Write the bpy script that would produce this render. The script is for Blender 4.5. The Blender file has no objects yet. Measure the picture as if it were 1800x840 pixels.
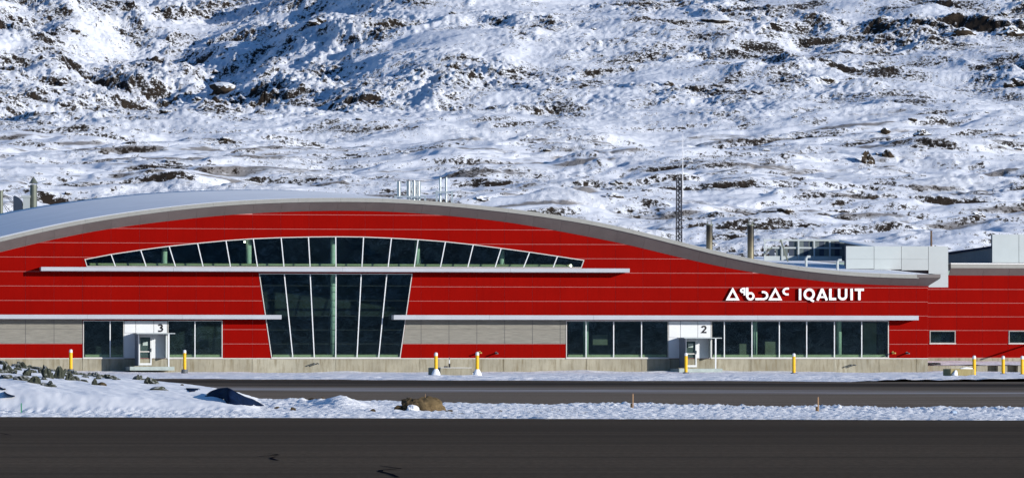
import bpy, bmesh, math, random
import numpy as np
from mathutils import Vector, Matrix

R = math.radians
random.seed(7)
sc = bpy.context.scene
col = sc.collection

# ------------------------------------------------------------------ camera
FPX, HORIZ, CAMH = 9800.0, 630.0, 1.02        # focal length and horizon in photo pixels (1800 wide)
cam = bpy.data.cameras.new('camera')
cam.sensor_width = 36.0
cam.lens = FPX / 1800 * 36
cam.shift_y = (HORIZ - 420) / 1800
cam.clip_start = 1.0
cam.clip_end = 12000
camo = bpy.data.objects.new('camera', cam)
camo.location = (0, 0, CAMH)
camo.rotation_euler = (R(90), 0, 0)
col.objects.link(camo)
sc.camera = camo

# ------------------------------------------------------------------ sky, sun, exposure
TH = R(9.56)                                   # the terminal front is turned this far from the picture plane
SUN_AZ, SUN_EL = R(45) + TH, R(12.5)           # azimuth from -Y towards +X
sdir = Vector((math.sin(SUN_AZ) * math.cos(SUN_EL), -math.cos(SUN_AZ) * math.cos(SUN_EL), math.sin(SUN_EL)))
world = bpy.data.worlds.new('World')
sc.world = world
world.use_nodes = True
wn = world.node_tree
bg = wn.nodes['Background']
sky = wn.nodes.new('ShaderNodeTexSky')
sky.sky_type = 'NISHITA'
sky.sun_disc = False
sky.sun_elevation = SUN_EL
sky.sun_rotation = math.atan2(sdir.x, sdir.y)
sky.altitude = 30
sky.air_density = 1.0
sky.dust_density = 0.1
sky.ozone_density = 6.0
wn.links.new(sky.outputs[0], bg.inputs[0])
bg.inputs[1].default_value = 0.12
sun = bpy.data.lights.new('sun', 'SUN')
sun.energy = 5.0
sun.angle = R(0.5)
sun.color = (1.0, 0.95, 0.875)
suno = bpy.data.objects.new('sun', sun)
suno.rotation_euler = (-sdir).to_track_quat('-Z', 'Y').to_euler()
suno.location = (0, 0, 60)
col.objects.link(suno)
vs = sc.view_settings
vs.view_transform = 'Standard'
vs.look = 'None'
vs.gamma = 1
vs.use_curve_mapping = False
vs.exposure = 0.17

# ------------------------------------------------------------------ helpers
def tag(o, label=None, cat=None, group=None, kind=None):
    if label: o['label'] = label
    if cat: o['category'] = cat
    if group: o['group'] = group
    if kind: o['kind'] = kind
    return o

def empty(name, loc=(0, 0, 0), rz=0.0, parent=None):
    o = bpy.data.objects.new(name, None)
    o.location = loc
    o.rotation_euler = (0, 0, rz)
    o.parent = parent
    col.objects.link(o)
    return o

class MB:
    def __init__(s): s.v = []; s.f = []
    def poly(s, pts):
        n = len(s.v); s.v += [tuple(p) for p in pts]; s.f.append(tuple(range(n, n + len(pts))))
    def box(s, a, b):
        x0, y0, z0 = a; x1, y1, z1 = b; n = len(s.v)
        s.v += [(x0, y0, z0), (x1, y0, z0), (x1, y1, z0), (x0, y1, z0), (x0, y0, z1), (x1, y0, z1), (x1, y1, z1), (x0, y1, z1)]
        for f in ((0, 3, 2, 1), (4, 5, 6, 7), (0, 1, 5, 4), (1, 2, 6, 5), (2, 3, 7, 6), (3, 0, 4, 7)):
            s.f.append(tuple(n + i for i in f))
        return s
    def prism(s, pts, y0, y1):
        """polygon in (x,z), counter-clockwise seen from -y, extruded from y0 (front) to y1 (back)"""
        n = len(s.v); k = len(pts)
        s.v += [(p[0], y0, p[1]) for p in pts] + [(p[0], y1, p[1]) for p in pts]
        s.f.append(tuple(n + i for i in range(k)))
        s.f.append(tuple(n + k + i for i in reversed(range(k))))
        for i in range(k):
            j = (i + 1) % k
            s.f.append((n + j, n + i, n + k + i, n + k + j))
        return s
    def tube(s, pts, rad, seg=10, caps=True):
        """pts: list of points, rad: number or list"""
        pts = [Vector(p) for p in pts]
        rads = rad if isinstance(rad, (list, tuple)) else [rad] * len(pts)
        n0 = len(s.v)
        for i, p in enumerate(pts):
            d = (pts[min(i + 1, len(pts) - 1)] - pts[max(i - 1, 0)]).normalized()
            ref = Vector((0, 1, 0)) if abs(d.y) < 0.9 else Vector((1, 0, 0))
            a = d.cross(ref).normalized(); b = d.cross(a)
            for k in range(seg):
                t = 2 * math.pi * k / seg
                s.v.append(tuple(p + (a * math.cos(t) + b * math.sin(t)) * rads[i]))
        for i in range(len(pts) - 1):
            for k in range(seg):
                k2 = (k + 1) % seg
                s.f.append((n0 + i * seg + k, n0 + i * seg + k2, n0 + (i + 1) * seg + k2, n0 + (i + 1) * seg + k))
        if caps:
            s.f.append(tuple(n0 + k for k in reversed(range(seg))))
            s.f.append(tuple(n0 + (len(pts) - 1) * seg + k for k in range(seg)))
        return s
    def beam(s, a, b, w, h):
        a = Vector(a); b = Vector(b); d = (b - a).normalized()
        ref = Vector((0, 0, 1)) if abs(d.z) < 0.95 else Vector((0, 1, 0))
        e = d.cross(ref).normalized() * w / 2; g = e.cross(d).normalized() * h / 2
        n = len(s.v)
        for p in (a, b):
            for q in (-e - g, e - g, e + g, -e + g): s.v.append(tuple(p + q))
        for f in ((3, 2, 1, 0), (4, 5, 6, 7), (0, 1, 5, 4), (1, 2, 6, 5), (2, 3, 7, 6), (3, 0, 4, 7)):
            s.f.append(tuple(n + i for i in f))
        return s
    def mesh(s, name, mat, smooth=False):
        me = bpy.data.meshes.new(name)
        me.from_pydata(s.v, [], s.f)
        me.materials.append(mat)
        bm = bmesh.new(); bm.from_mesh(me)
        bmesh.ops.recalc_face_normals(bm, faces=bm.faces)
        bm.to_mesh(me); bm.free()
        if smooth:
            me.polygons.foreach_set('use_smooth', [True] * len(me.polygons))
        return me
    def build(s, name, mat, parent=None, loc=(0, 0, 0), smooth=False, bevel=0):
        o = bpy.data.objects.new(name, s.mesh(name, mat, smooth))
        o.location = loc
        o.parent = parent
        col.objects.link(o)
        if bevel:
            m = o.modifiers.new('bevel', 'BEVEL'); m.width = bevel; m.segments = 2; m.limit_method = 'ANGLE'
        return o

def inst(name, me, parent=None, loc=(0, 0, 0), rot=(0, 0, 0), scale=(1, 1, 1)):
    o = bpy.data.objects.new(name, me)
    o.location = loc; o.rotation_euler = rot; o.scale = scale; o.parent = parent
    col.objects.link(o)
    return o

# ------------------------------------------------------------------ reading positions
def zg(y):                                     # the ground falls gently from the terminal to the runway
    return -0.7 + 0.7 * min(max((y - 160) / 225, 0), 1)
def Wp(px, py, d):                             # picture position at a depth -> place in the world
    return Vector(((px - 900) / FPX * d, d, CAMH - (py - HORIZ) / FPX * d))
def gd(py):                                    # depth at which the ground is seen at picture height py
    lo, hi = 40.0, 400.0
    for _ in range(50):
        m = (lo + hi) / 2
        if (CAMH - zg(m)) / m * FPX + HORIZ > py: lo = m
        else: hi = m
    return lo
def Gp(px, py):
    d = gd(py); return Vector(((px - 900) / FPX * d, d, zg(d)))
CT, ST = math.cos(TH), math.sin(TH)
def Fp(px, py, w=0.0):                         # picture position -> terminal coordinates (u along the front, w inwards, z)
    a = (px - 900) / FPX
    t = (w + 400 * CT) / (CT - a * ST)
    return Vector((a * t * CT + (t - 400) * ST, w, CAMH - (py - HORIZ) / FPX * t))
def Fu(px, w=0.0): return Fp(px, 600, w).x
def Fz(py, px=900, w=0.0): return Fp(px, py, w).z
def F2(px, py, w=0.0):
    p = Fp(px, py, w); return (p.x, p.z)
def L2W(u, w, z):
    return Vector((u * CT - w * ST, 400 + u * ST + w * CT, z))

def spline(xs, ys):
    xs = np.array(xs, float); ys = np.array(ys, float); n = len(xs)
    h = np.diff(xs); A = np.eye(n); b = np.zeros(n)
    for i in range(1, n - 1):
        A[i, i - 1] = h[i - 1]; A[i, i] = 2 * (h[i - 1] + h[i]); A[i, i + 1] = h[i]
        b[i] = 6 * ((ys[i + 1] - ys[i]) / h[i] - (ys[i] - ys[i - 1]) / h[i - 1])
    m = np.linalg.solve(A, b)
    def f(x):
        i = int(min(max(np.searchsorted(xs, x) - 1, 0), n - 2))
        t0 = xs[i + 1] - x; t1 = x - xs[i]
        return float(m[i] * t0**3 / (6 * h[i]) + m[i + 1] * t1**3 / (6 * h[i]) + (ys[i] / h[i] - m[i] * h[i] / 6) * t0 + (ys[i + 1] / h[i] - m[i + 1] * h[i] / 6) * t1)
    return f

# ------------------------------------------------------------------ numpy noise
rng = np.random.RandomState(11)
PERM = np.concatenate([rng.permutation(512)] * 3)
GA = rng.rand(512) * 2 * np.pi
GX, GY = np.cos(GA), np.sin(GA)
def perlin(x, y, seed=0):
    xi = np.floor(x).astype(np.int64); yi = np.floor(y).astype(np.int64)
    xf = x - xi; yf = y - yi
    u = xf * xf * xf * (xf * (xf * 6 - 15) + 10); v = yf * yf * yf * (yf * (yf * 6 - 15) + 10)
    def g(ix, iy, dx, dy):
        hsh = PERM[(PERM[(ix + seed * 17) & 511] + iy + seed * 31) & 511]
        return GX[hsh] * dx + GY[hsh] * dy
    a = g(xi, yi, xf, yf); b = g(xi + 1, yi, xf - 1, yf)
    c = g(xi, yi + 1, xf, yf - 1); d = g(xi + 1, yi + 1, xf - 1, yf - 1)
    return 1.5 * ((a + u * (b - a)) + v * ((c + u * (d - c)) - (a + u * (b - a))))
def fbm(x, y, o=4, seed=0, gain=0.5):
    r = 0; amp = 1.0
    for i in range(o):
        r = r + amp * perlin(x, y, seed + i); x = x * 2.03 + 5.1; y = y * 2.03 + 1.7; amp *= gain
    return r
def sst(a, b, x):
    t = np.clip((x - a) / (b - a), 0, 1); return t * t * (3 - 2 * t)

def grid_mesh(name, X, Y, Z, mat, attrs={}, smooth=True, parent=None):
    r, c = X.shape
    me = bpy.data.meshes.new(name)
    co = np.stack([X, Y, Z], -1).reshape(-1, 3).astype(np.float32)
    idx = np.arange(r * c).reshape(r, c)
    q = np.stack([idx[:-1, :-1], idx[:-1, 1:], idx[1:, 1:], idx[1:, :-1]], -1).reshape(-1)
    nq = (r - 1) * (c - 1)
    me.vertices.add(r * c); me.vertices.foreach_set('co', co.ravel())
    me.loops.add(nq * 4); me.loops.foreach_set('vertex_index', q.astype(np.int32))
    me.polygons.add(nq)
    me.polygons.foreach_set('loop_start', np.arange(0, nq * 4, 4, dtype=np.int32))
    me.polygons.foreach_set('use_smooth', np.full(nq, smooth))
    for k, a in attrs.items():
        at = me.attributes.new(k, 'FLOAT', 'POINT')
        at.data.foreach_set('value', a.ravel().astype(np.float32))
    me.update(calc_edges=True)
    me.materials.append(mat)
    o = bpy.data.objects.new(name, me); o.parent = parent
    col.objects.link(o)
    return o

# ------------------------------------------------------------------ materials
class NT:
    def __init__(s, name):
        s.m = bpy.data.materials.new(name); s.m.use_nodes = True
        s.t = s.m.node_tree; s.b = s.t.nodes['Principled BSDF']; s.out = s.t.nodes['Material Output']
    def n(s, typ, **kw):
        o = s.t.nodes.new(typ)
        for k, v in kw.items(): setattr(o, k, v)
        return o
    def l(s, a, b): s.t.links.new(a, b)
    def coord(s, scale=(1, 1, 1), src='Object'):
        c = s.n('ShaderNodeTexCoord'); m = s.n('ShaderNodeMapping')
        m.inputs['Scale'].default_value = scale
        s.l(c.outputs[src], m.inputs[0]); return m.outputs[0]
    def noise(s, vec, scale, detail=4, rough=0.55):
        n = s.n('ShaderNodeTexNoise'); n.inputs['Scale'].default_value = scale
        n.inputs['Detail'].default_value = detail; n.inputs['Roughness'].default_value = rough
        s.l(vec, n.inputs['Vector']); return n.outputs['Fac']
    def ramp(s, fac, stops):
        r = s.n('ShaderNodeValToRGB'); e = r.color_ramp.elements
        while len(e) < len(stops): e.new(0.5)
        for i, (p, c) in enumerate(stops):
            e[i].position = p
            e[i].color = (c, c, c, 1) if isinstance(c, (int, float)) else (*c, 1)
        s.l(fac, r.inputs[0]); return r.outputs[0]
    def mix(s, fac, a, b, mode='MIX'):
        m = s.n('ShaderNodeMix', data_type='RGBA', blend_type=mode)
        for i, v in ((0, fac), (6, a), (7, b)):
            if isinstance(v, (int, float)): m.inputs[i].default_value = v
            elif isinstance(v, tuple): m.inputs[i].default_value = (*v, 1)
            else: s.l(v, m.inputs[i])
        return m.outputs[2]
    def math(s, op, a, b=0.0, clamp=False):
        m = s.n('ShaderNodeMath', operation=op, use_clamp=clamp)
        for i, v in ((0, a), (1, b)):
            if isinstance(v, (int, float)): m.inputs[i].default_value = v
            else: s.l(v, m.inputs[i])
        return m.outputs[0]
    def bump(s, h, strength=0.3, dist=0.05):
        b = s.n('ShaderNodeBump'); b.inputs['Strength'].default_value = strength; b.inputs['Distance'].default_value = dist
        s.l(h, b.inputs['Height']); s.l(b.outputs[0], s.b.inputs['Normal'])
    def set(s, color=None, rough=0.6, metal=0.0, spec=0.3):
        if color is not None:
            if isinstance(color, tuple): s.b.inputs['Base Color'].default_value = (*color, 1)
            else: s.l(color, s.b.inputs['Base Color'])
        s.b.inputs['Roughness'].default_value = rough; s.b.inputs['Metallic'].default_value = metal
        s.b.inputs['Specular IOR Level'].default_value = spec
        return s.m

def flat(name, c, rough=0.6, metal=0.0, spec=0.3, var=0.12, scale=2.0, objvar=0.0):
    m = NT(name)
    n = m.noise(m.coord(), scale, 4)
    lo = tuple(x * (1 - var) for x in c); hi = tuple(min(1, x * (1 + var)) for x in c)
    cc = m.ramp(n, [(0.3, lo), (0.7, hi)])
    if objvar:
        oi = m.n('ShaderNodeObjectInfo')
        f = m.math('ADD', m.math('MULTIPLY', oi.outputs['Random'], objvar), 1 - objvar / 2)
        cb = m.n('ShaderNodeCombineColor')
        for i in range(3): m.l(f, cb.inputs[i])
        cc = m.mix(1.0, cc, cb.outputs[0], 'MULTIPLY')
    return m.set(cc, rough, metal, spec)

M = {}
def m_red():
    m = NT('red_panel')
    n = m.noise(m.coord(), 0.5, 4)
    st = m.noise(m.coord((2.2, 2.2, 0.12)), 1.6, 5, 0.6)
    a = m.ramp(n, [(0.3, (0.196, 0.0020, 0.0008)), (0.7, (0.226, 0.0024, 0.0010))])
    a = m.mix(m.ramp(st, [(0.50, 0.0), (0.75, 0.28)]), a, (0.135, 0.0022, 0.0014))
    oi = m.n('ShaderNodeObjectInfo')
    a = m.mix(m.math('MULTIPLY', oi.outputs['Random'], 0.16), a, (0.15, 0.001, 0.001))
    return m.set(a, 0.6, 0, 0.02)
M['red'] = m_red()
M['joint'] = flat('joint_trim', (0.42, 0.16, 0.15), 0.5)
M['greyjoint'] = flat('dark_joint', (0.10, 0.10, 0.10), 0.7)
M['white'] = flat('white_metal', (0.62, 0.64, 0.66), 0.45, 0, 0.4, 0.03)
M['frame'] = flat('frame_metal', (0.50, 0.49, 0.47), 0.4, 0, 0.4, 0.04)
M['canopy'] = flat('canopy_metal', (0.36, 0.38, 0.42), 0.5, 0.0, 0.4, 0.06, 0.8)
M['soffit'] = flat('brown_grey_soffit', (0.140, 0.121, 0.118), 0.6, 0, 0.3, 0.08, 1.2, 0.10)
M['fascia'] = flat('grey_fascia', (0.25, 0.25, 0.235), 0.5, 0.0, 0.4, 0.06)
M['screen'] = flat('grey_screen', (0.38, 0.42, 0.43), 0.6, 0, 0.3, 0.03, 1.0, 0.05)
M['shadescreen'] = flat('shaded_screen', (0.13, 0.15, 0.19), 0.6)  # left wind screen: shade of its outer face put into the colour
M['shademetal'] = flat('shaded_metal', (0.028, 0.042, 0.07), 0.6)  # shade on the fan hood and plant enclosure is painted in as navy
M['infill'] = flat('shaded_infill', (0.10, 0.125, 0.13), 0.6)  # shadow over the enclosure panels put into this darker colour
M['counter'] = flat('counter_dark', (0.09, 0.10, 0.075), 0.7)
M['darkframe'] = flat('grey_frame', (0.26, 0.26, 0.25), 0.5)
M['darkgrey'] = flat('dark_grey_metal', (0.09, 0.10, 0.11), 0.6)
M['black'] = flat('black_rubber', (0.015, 0.015, 0.016), 0.6)
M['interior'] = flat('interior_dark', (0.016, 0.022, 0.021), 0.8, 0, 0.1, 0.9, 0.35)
M['intfloor'] = flat('interior_floor', (0.10, 0.10, 0.075), 0.6)
M['intwall'] = flat('interior_wall', (0.30, 0.32, 0.20), 0.8)
M['column'] = flat('column_green', (0.36, 0.46, 0.38), 0.6)
M['galv'] = flat('galvanised', (0.50, 0.53, 0.54), 0.32, 1.0, 0.5, 0.1)
M['greenmetal'] = flat('greenish_metal', (0.13, 0.145, 0.12), 0.5, 0.3, 0.4, 0.12)
M['lattice'] = flat('lattice_steel', (0.05, 0.05, 0.06), 0.5, 0.3)
M['whip'] = flat('white_whip', (0.75, 0.76, 0.8), 0.5)
M['wood'] = flat('weathered_wood', (0.36, 0.22, 0.12), 0.8)
M['polewood'] = flat('pole_wood', (0.12, 0.07, 0.04), 0.8)
M['paper'] = flat('white_paper', (0.35, 0.42, 0.40), 0.8)
M['stepmetal'] = flat('step_metal', (0.33, 0.38, 0.36), 0.6, 0, 0.3, 0.12, 3)
M['gold'] = flat('brass_pipe', (0.45, 0.34, 0.10), 0.45, 0.3)
M['stake_green'] = flat('green_paint', (0.04, 0.22, 0.12), 0.6)
M['letter'] = flat('white_letter', (0.86, 0.86, 0.86), 0.4, 0, 0.3, 0.02)
M['signblack'] = flat('black_number', (0.012, 0.012, 0.016), 0.5)

def m_concrete(name, c, patch=True):
    m = NT(name)
    v = m.coord((1, 1, 1))
    big = m.noise(v, 0.55, 5, 0.6)
    streak = m.noise(m.coord((3.5, 3.5, 0.5)), 1.2, 5, 0.65)
    oi = m.n('ShaderNodeObjectInfo')
    a = m.mix(m.ramp(big, [(0.35, 0.0), (0.65, 1.0)]), tuple(x * 0.80 for x in c), tuple(min(1, x * 1.12) for x in c))
    a = m.mix(m.ramp(streak, [(0.46, 0.0), (0.68, 0.75)]), a, (c[0] * 0.50, c[1] * 0.44, c[2] * 0.34))
    a = m.mix(m.math('MULTIPLY', oi.outputs['Random'], 0.30), a, (c[0] * 0.62, c[1] * 0.55, c[2] * 0.42))
    m.bump(m.noise(v, 6, 5), 0.4, 0.02)
    return m.set(a, 0.85, 0, 0.15)
M['concrete'] = m_concrete('concrete', (0.315, 0.297, 0.235))
M['block'] = m_concrete('tan_block', (0.36, 0.31, 0.16))

def m_boardgrey():
    m = NT('grey_fibre_panel')
    n1 = m.noise(m.coord((0.35, 1, 9)), 3.0, 6, 0.7)
    n2 = m.noise(m.coord((1, 1, 1)), 0.8, 3)
    a = m.ramp(n1, [(0.30, (0.13, 0.127, 0.112)), (0.52, (0.205, 0.197, 0.172)), (0.72, (0.28, 0.27, 0.238))])
    a = m.mix(m.ramp(n2, [(0.4, 0.0), (0.7, 0.3)]), a, (0.20, 0.19, 0.165))
    return m.set(a, 0.8, 0, 0.2)
M['board'] = m_boardgrey()

def m_glass():
    m = NT('tinted_glass')
    t = m.t
    tr = m.n('ShaderNodeBsdfTransparent'); tr.inputs[0].default_value = (0.84, 0.92, 0.88, 1)
    gl = m.n('ShaderNodeBsdfGlossy'); gl.inputs['Roughness'].default_value = 0.01
    gl.inputs[0].default_value = (0.72, 0.9, 1.0, 1)
    bmp = m.n('ShaderNodeBump'); bmp.inputs['Strength'].default_value = 0.02; bmp.inputs['Distance'].default_value = 0.02
    m.l(m.noise(m.coord(), 1.3, 2), bmp.inputs['Height']); m.l(bmp.outputs[0], gl.inputs['Normal'])
    fr = m.n('ShaderNodeLayerWeight')
    fac = m.math('ADD', m.math('POWER', fr.outputs['Facing'], 4.0), 0.085, True)
    mx = m.n('ShaderNodeMixShader')
    m.l(fac, mx.inputs[0]); m.l(tr.outputs[0], mx.inputs[1]); m.l(gl.outputs[0], mx.inputs[2])
    m.l(mx.outputs[0], m.out.inputs[0])
    return m.m
M['glass'] = m_glass()

def m_snow(name, c=(0.86, 0.88, 0.92), bscale=1.5, bstr=0.6, bdist=0.15, dirt=0.0, dscale=2.0, stretch=(1, 1, 1)):
    m = NT(name)
    v = m.coord(stretch)
    h = m.noise(v, bscale, 7, 0.62)
    m.bump(h, bstr, bdist)
    a = m.mix(m.ramp(m.noise(v, 0.4, 4), [(0.35, 0.0), (0.65, 1.0)]), c, tuple(x * 0.93 for x in c))
    if dirt:
        d = m.ramp(m.noise(v, dscale, 8, 0.7), [(0.56, 0.0), (0.64, dirt)])
        a = m.mix(d, a, (0.10, 0.085, 0.07))
    return m.set(a, 0.75, 0, 0.2)
M['snow'] = m_snow('snow', bscale=0.9, bstr=0.7, bdist=0.2)
M['roofsnow'] = m_snow('roof_snow', (0.95, 0.955, 0.965), 0.5, 0.15, 0.05)
M['stripsnow'] = m_snow('packed_snow', (0.96, 0.94, 0.95), 0.8, 0.9, 0.25)
M['groundsnow'] = m_snow('snowy_ground', (0.7, 0.72, 0.75), 0.2, 0.5, 0.3, 0.9, 0.15)

def m_verge():
    m = NT('granular_snow')
    v = m.coord()
    h = m.noise(v, 9, 6, 0.65)
    at = m.n('ShaderNodeAttribute', attribute_name='dirt')
    bk = m.n('ShaderNodeAttribute', attribute_name='bank')
    sm = m.noise(m.coord((1.0, 0.35, 1)), 1.3, 4, 0.5)
    h = m.math('ADD', m.math('MULTIPLY', h, m.math('SUBTRACT', 1.0, bk.outputs['Fac'])), m.math('MULTIPLY', sm, m.math('MULTIPLY', bk.outputs['Fac'], 0.4)))
    m.bump(h, 0.8, 0.05)
    d = m.math('ADD', m.math('MULTIPLY', m.noise(v, 8, 7, 0.8), 1.0), at.outputs['Fac'])
    a = m.mix(m.ramp(d, [(0.66, 0.0), (0.80, 1.0)]), (0.94, 0.94, 0.955), (0.13, 0.12, 0.115))
    return m.set(a, 0.75, 0, 0.2)
M['verge'] = m_verge()

def m_asphalt(name, c, streaks, snowy=0.0):
    m = NT(name)
    v = m.coord()
    fine = m.noise(m.coord((1, 0.25, 1)), 9, 8, 0.8)
    lines = m.noise(m.coord(streaks), 1.0, 9, 0.72)
    big = m.noise(m.coord((0.006, 0.055, 1)), 1.0, 5)
    a = m.mix(m.ramp(lines, [(0.32, 0.0), (0.68, 1.0)]), tuple(x * 0.50 for x in c), tuple(x * 1.62 for x in c))
    a = m.mix(m.ramp(big, [(0.40, 0.0), (0.60, 0.75)]), a, (c[0] * 0.48, c[1] * 0.46, c[2] * 0.44))
    a = m.mix(m.ramp(fine, [(0.35, 0.8), (0.65, 0.0)]), a, tuple(x * 0.5 for x in c))
    if snowy:
        at = m.n('ShaderNodeAttribute', attribute_name='snowy')
        s = m.math('ADD', m.noise(m.coord((0.05, 0.35, 1)), 1.0, 8, 0.7), at.outputs['Fac'])
        a = m.mix(m.ramp(s, [(0.68, 0.0), (0.95, snowy)]), a, (0.62, 0.62, 0.66))
        w = m.n('ShaderNodeAttribute', attribute_name='wet')
        a = m.mix(w.outputs['Fac'], a, (0.018, 0.014, 0.011))
    m.bump(fine, 0.5, 0.012)
    m.b.inputs['Specular Tint'].default_value = (1.0, 0.86, 0.72, 1)
    return m.set(a, 0.95, 0, 0.025)
M['runway'] = m_asphalt('runway_asphalt', (0.102, 0.075, 0.050), (0.012, 0.38, 1))
M['apron'] = m_asphalt('apron_asphalt', (0.25, 0.196, 0.146), (0.012, 0.25, 1), 0.75)
M['tar'] = flat('tar_seal', (0.010, 0.010, 0.014), 0.8, 0, 0.0)

def m_hill():
    m = NT('snow_and_rock')
    v = m.coord()
    rk = m.n('ShaderNodeAttribute', attribute_name='rock')
    gr = m.n('ShaderNodeAttribute', attribute_name='grass')
    n1 = m.noise(m.coord((1.0, 0.42, 1.2)), 1.9, 10, 0.80)
    n2 = m.noise(m.coord((0.5, 0.4, 1)), 0.7, 7, 0.7)
    rf = m.math('ADD', rk.outputs['Fac'], m.math('MULTIPLY', m.math('SUBTRACT', n1, 0.5), 3.5))
    rf = m.ramp(rf, [(0.50, 0.0), (0.60, 1.0)])
    rockc = m.ramp(n2, [(0.30, (0.010, 0.008, 0.007)), (0.55, (0.030, 0.022, 0.016)), (0.75, (0.075, 0.055, 0.038))])
    gf = m.math('ADD', gr.outputs['Fac'], m.math('MULTIPLY', m.math('SUBTRACT', m.noise(m.coord((0.25, 0.8, 1)), 1.4, 8, 0.75), 0.5), 1.2))
    gf = m.ramp(gf, [(0.48, 0.0), (0.70, 0.8)])
    snow = m.mix(m.ramp(m.noise(v, 0.15, 5), [(0.35, 0.0), (0.65, 1.0)]), (0.86, 0.88, 0.93), (0.79, 0.82, 0.89))
    a = m.mix(gf, snow, (0.135, 0.11, 0.088))
    a = m.mix(rf, a, rockc)
    h = m.math('ADD', m.noise(v, 2.6, 9, 0.74), m.math('MULTIPLY', rf, -0.15))
    rg = m.n('ShaderNodeAttribute', attribute_name='rgh')
    m.bump(m.math('MULTIPLY', h, rg.outputs['Fac']), 1.0, 0.30)
    return m.set(a, 0.85, 0, 0.12)
M['hill'] = m_hill()

def m_rock(name, c1, c2, snow=0.35, bd=0.10):
    m = NT(name)
    v = m.coord()
    n = m.noise(v, 2.2, 7, 0.7)
    a = m.ramp(n, [(0.3, c1), (0.65, c2)])
    g = m.n('ShaderNodeNewGeometry'); sx = m.n('ShaderNodeSeparateXYZ'); m.l(g.outputs['Normal'], sx.inputs[0])
    s = m.math('ADD', sx.outputs[2], m.math('MULTIPLY', m.math('SUBTRACT', m.noise(v, 3.1, 5), 0.5), 1.2))
    a = m.mix(m.ramp(s, [(0.62, 0.0), (0.74, snow)]), a, (0.85, 0.87, 0.9))
    m.bump(n, 0.8, bd)
    return m.set(a, 0.9, 0, 0.1)
M['rock'] = m_rock('hill_rock', (0.012, 0.009, 0.007), (0.065, 0.048, 0.033), 0.95)
M['rockgreen'] = m_rock('lichen_rock', (0.018, 0.022, 0.019), (0.075, 0.082, 0.060), 0.3)
M['rockbrown'] = m_rock('brown_rock', (0.02, 0.015, 0.010), (0.11, 0.08, 0.045), 0.0, 0.05)
M['rocktan'] = m_rock('tan_rock', (0.075, 0.052, 0.027), (0.165, 0.118, 0.060), 0.0, 0.03)

def m_darknavy():
    m = NT('navy_patch')
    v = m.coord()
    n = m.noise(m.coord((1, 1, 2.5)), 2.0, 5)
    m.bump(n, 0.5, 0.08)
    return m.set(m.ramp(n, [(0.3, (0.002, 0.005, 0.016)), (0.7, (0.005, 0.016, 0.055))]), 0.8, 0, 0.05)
M['darknavy'] = m_darknavy()

def m_yellow():
    m = NT('yellow_paint')
    n = m.noise(m.coord(), 7, 5)
    a = m.ramp(n, [(0.28, (0.50, 0.25, 0.01)), (0.42, (0.72, 0.40, 0.008)), (0.8, (0.78, 0.46, 0.01))])
    return m.set(a, 0.5, 0, 0.3)
M['yellow'] = m_yellow()

def m_stack():
    m = NT('sooty_brass')
    tc = m.n('ShaderNodeTexCoord'); sx = m.n('ShaderNodeSeparateXYZ'); m.l(tc.outputs['Generated'], sx.inputs[0])
    f = m.math('ADD', sx.outputs[2], m.math('MULTIPLY', m.math('SUBTRACT', m.noise(m.coord(), 3, 4), 0.5), 0.25))
    a = m.ramp(f, [(0.25, (0.17, 0.15, 0.095)), (0.58, (0.06, 0.05, 0.032)), (0.82, (0.016, 0.014, 0.012))])
    return m.set(a, 0.45, 0.35, 0.4)
M['stack'] = m_stack()

def m_tundra():
    m = NT('dark_tundra')
    n = m.noise(m.coord((1, 1, 3)), 0.3, 6, 0.75)
    a = m.ramp(n, [(0.40, (0.02, 0.03, 0.035)), (0.52, (0.15, 0.20, 0.21)), (0.62, (0.65, 0.72, 0.74))])
    return m.set(a, 0.95, 0, 0.05)
M['tundra'] = m_tundra()
def m_lamp():
    m = NT('lamp_glow')
    m.b.inputs['Emission Color'].default_value = (1, 0.95, 0.8, 1); m.b.inputs['Emission Strength'].default_value = 12
    return m.set((0.9, 0.9, 0.85))
M['lamp'] = m_lamp()

# ================================================================== LARGE STRUCTURE
# ------------------------------------------------------------------ ground
ys = np.array([-5000, -1500, -400, 0, 60, 160, 220, 300, 385, 430, 480, 700, 2500, 6000], float)
xs = np.linspace(-5000, 5000, 60)
Xg, Yg = np.meshgrid(xs, ys)
Zg = np.vectorize(zg)(Yg) - 0.03
g = grid_mesh('ground', Xg, Yg, Zg, M['groundsnow'], smooth=False)
tag(g, 'snow dusted ground around the airfield', 'ground', kind='structure')

# runway in front: straight far edge, slightly turned
def edge(px_list):
    return [Gp(a, b) for a, b in px_list]
e0, e1 = Gp(0, 732), Gp(1800, 739)
sl = (e1.y - e0.y) / (e1.x - e0.x)
def run_edge(x): return e0.y + (x - e0.x) * sl
mb = MB()
mb.poly([(-90, -60, -0.69), (90, -60, -0.69), (90, run_edge(90), -0.69), (-90, run_edge(-90), -0.69)])
runway = tag(mb.build('runway', M['runway']), 'dark asphalt runway across the foreground', 'runway', kind='structure')

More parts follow.
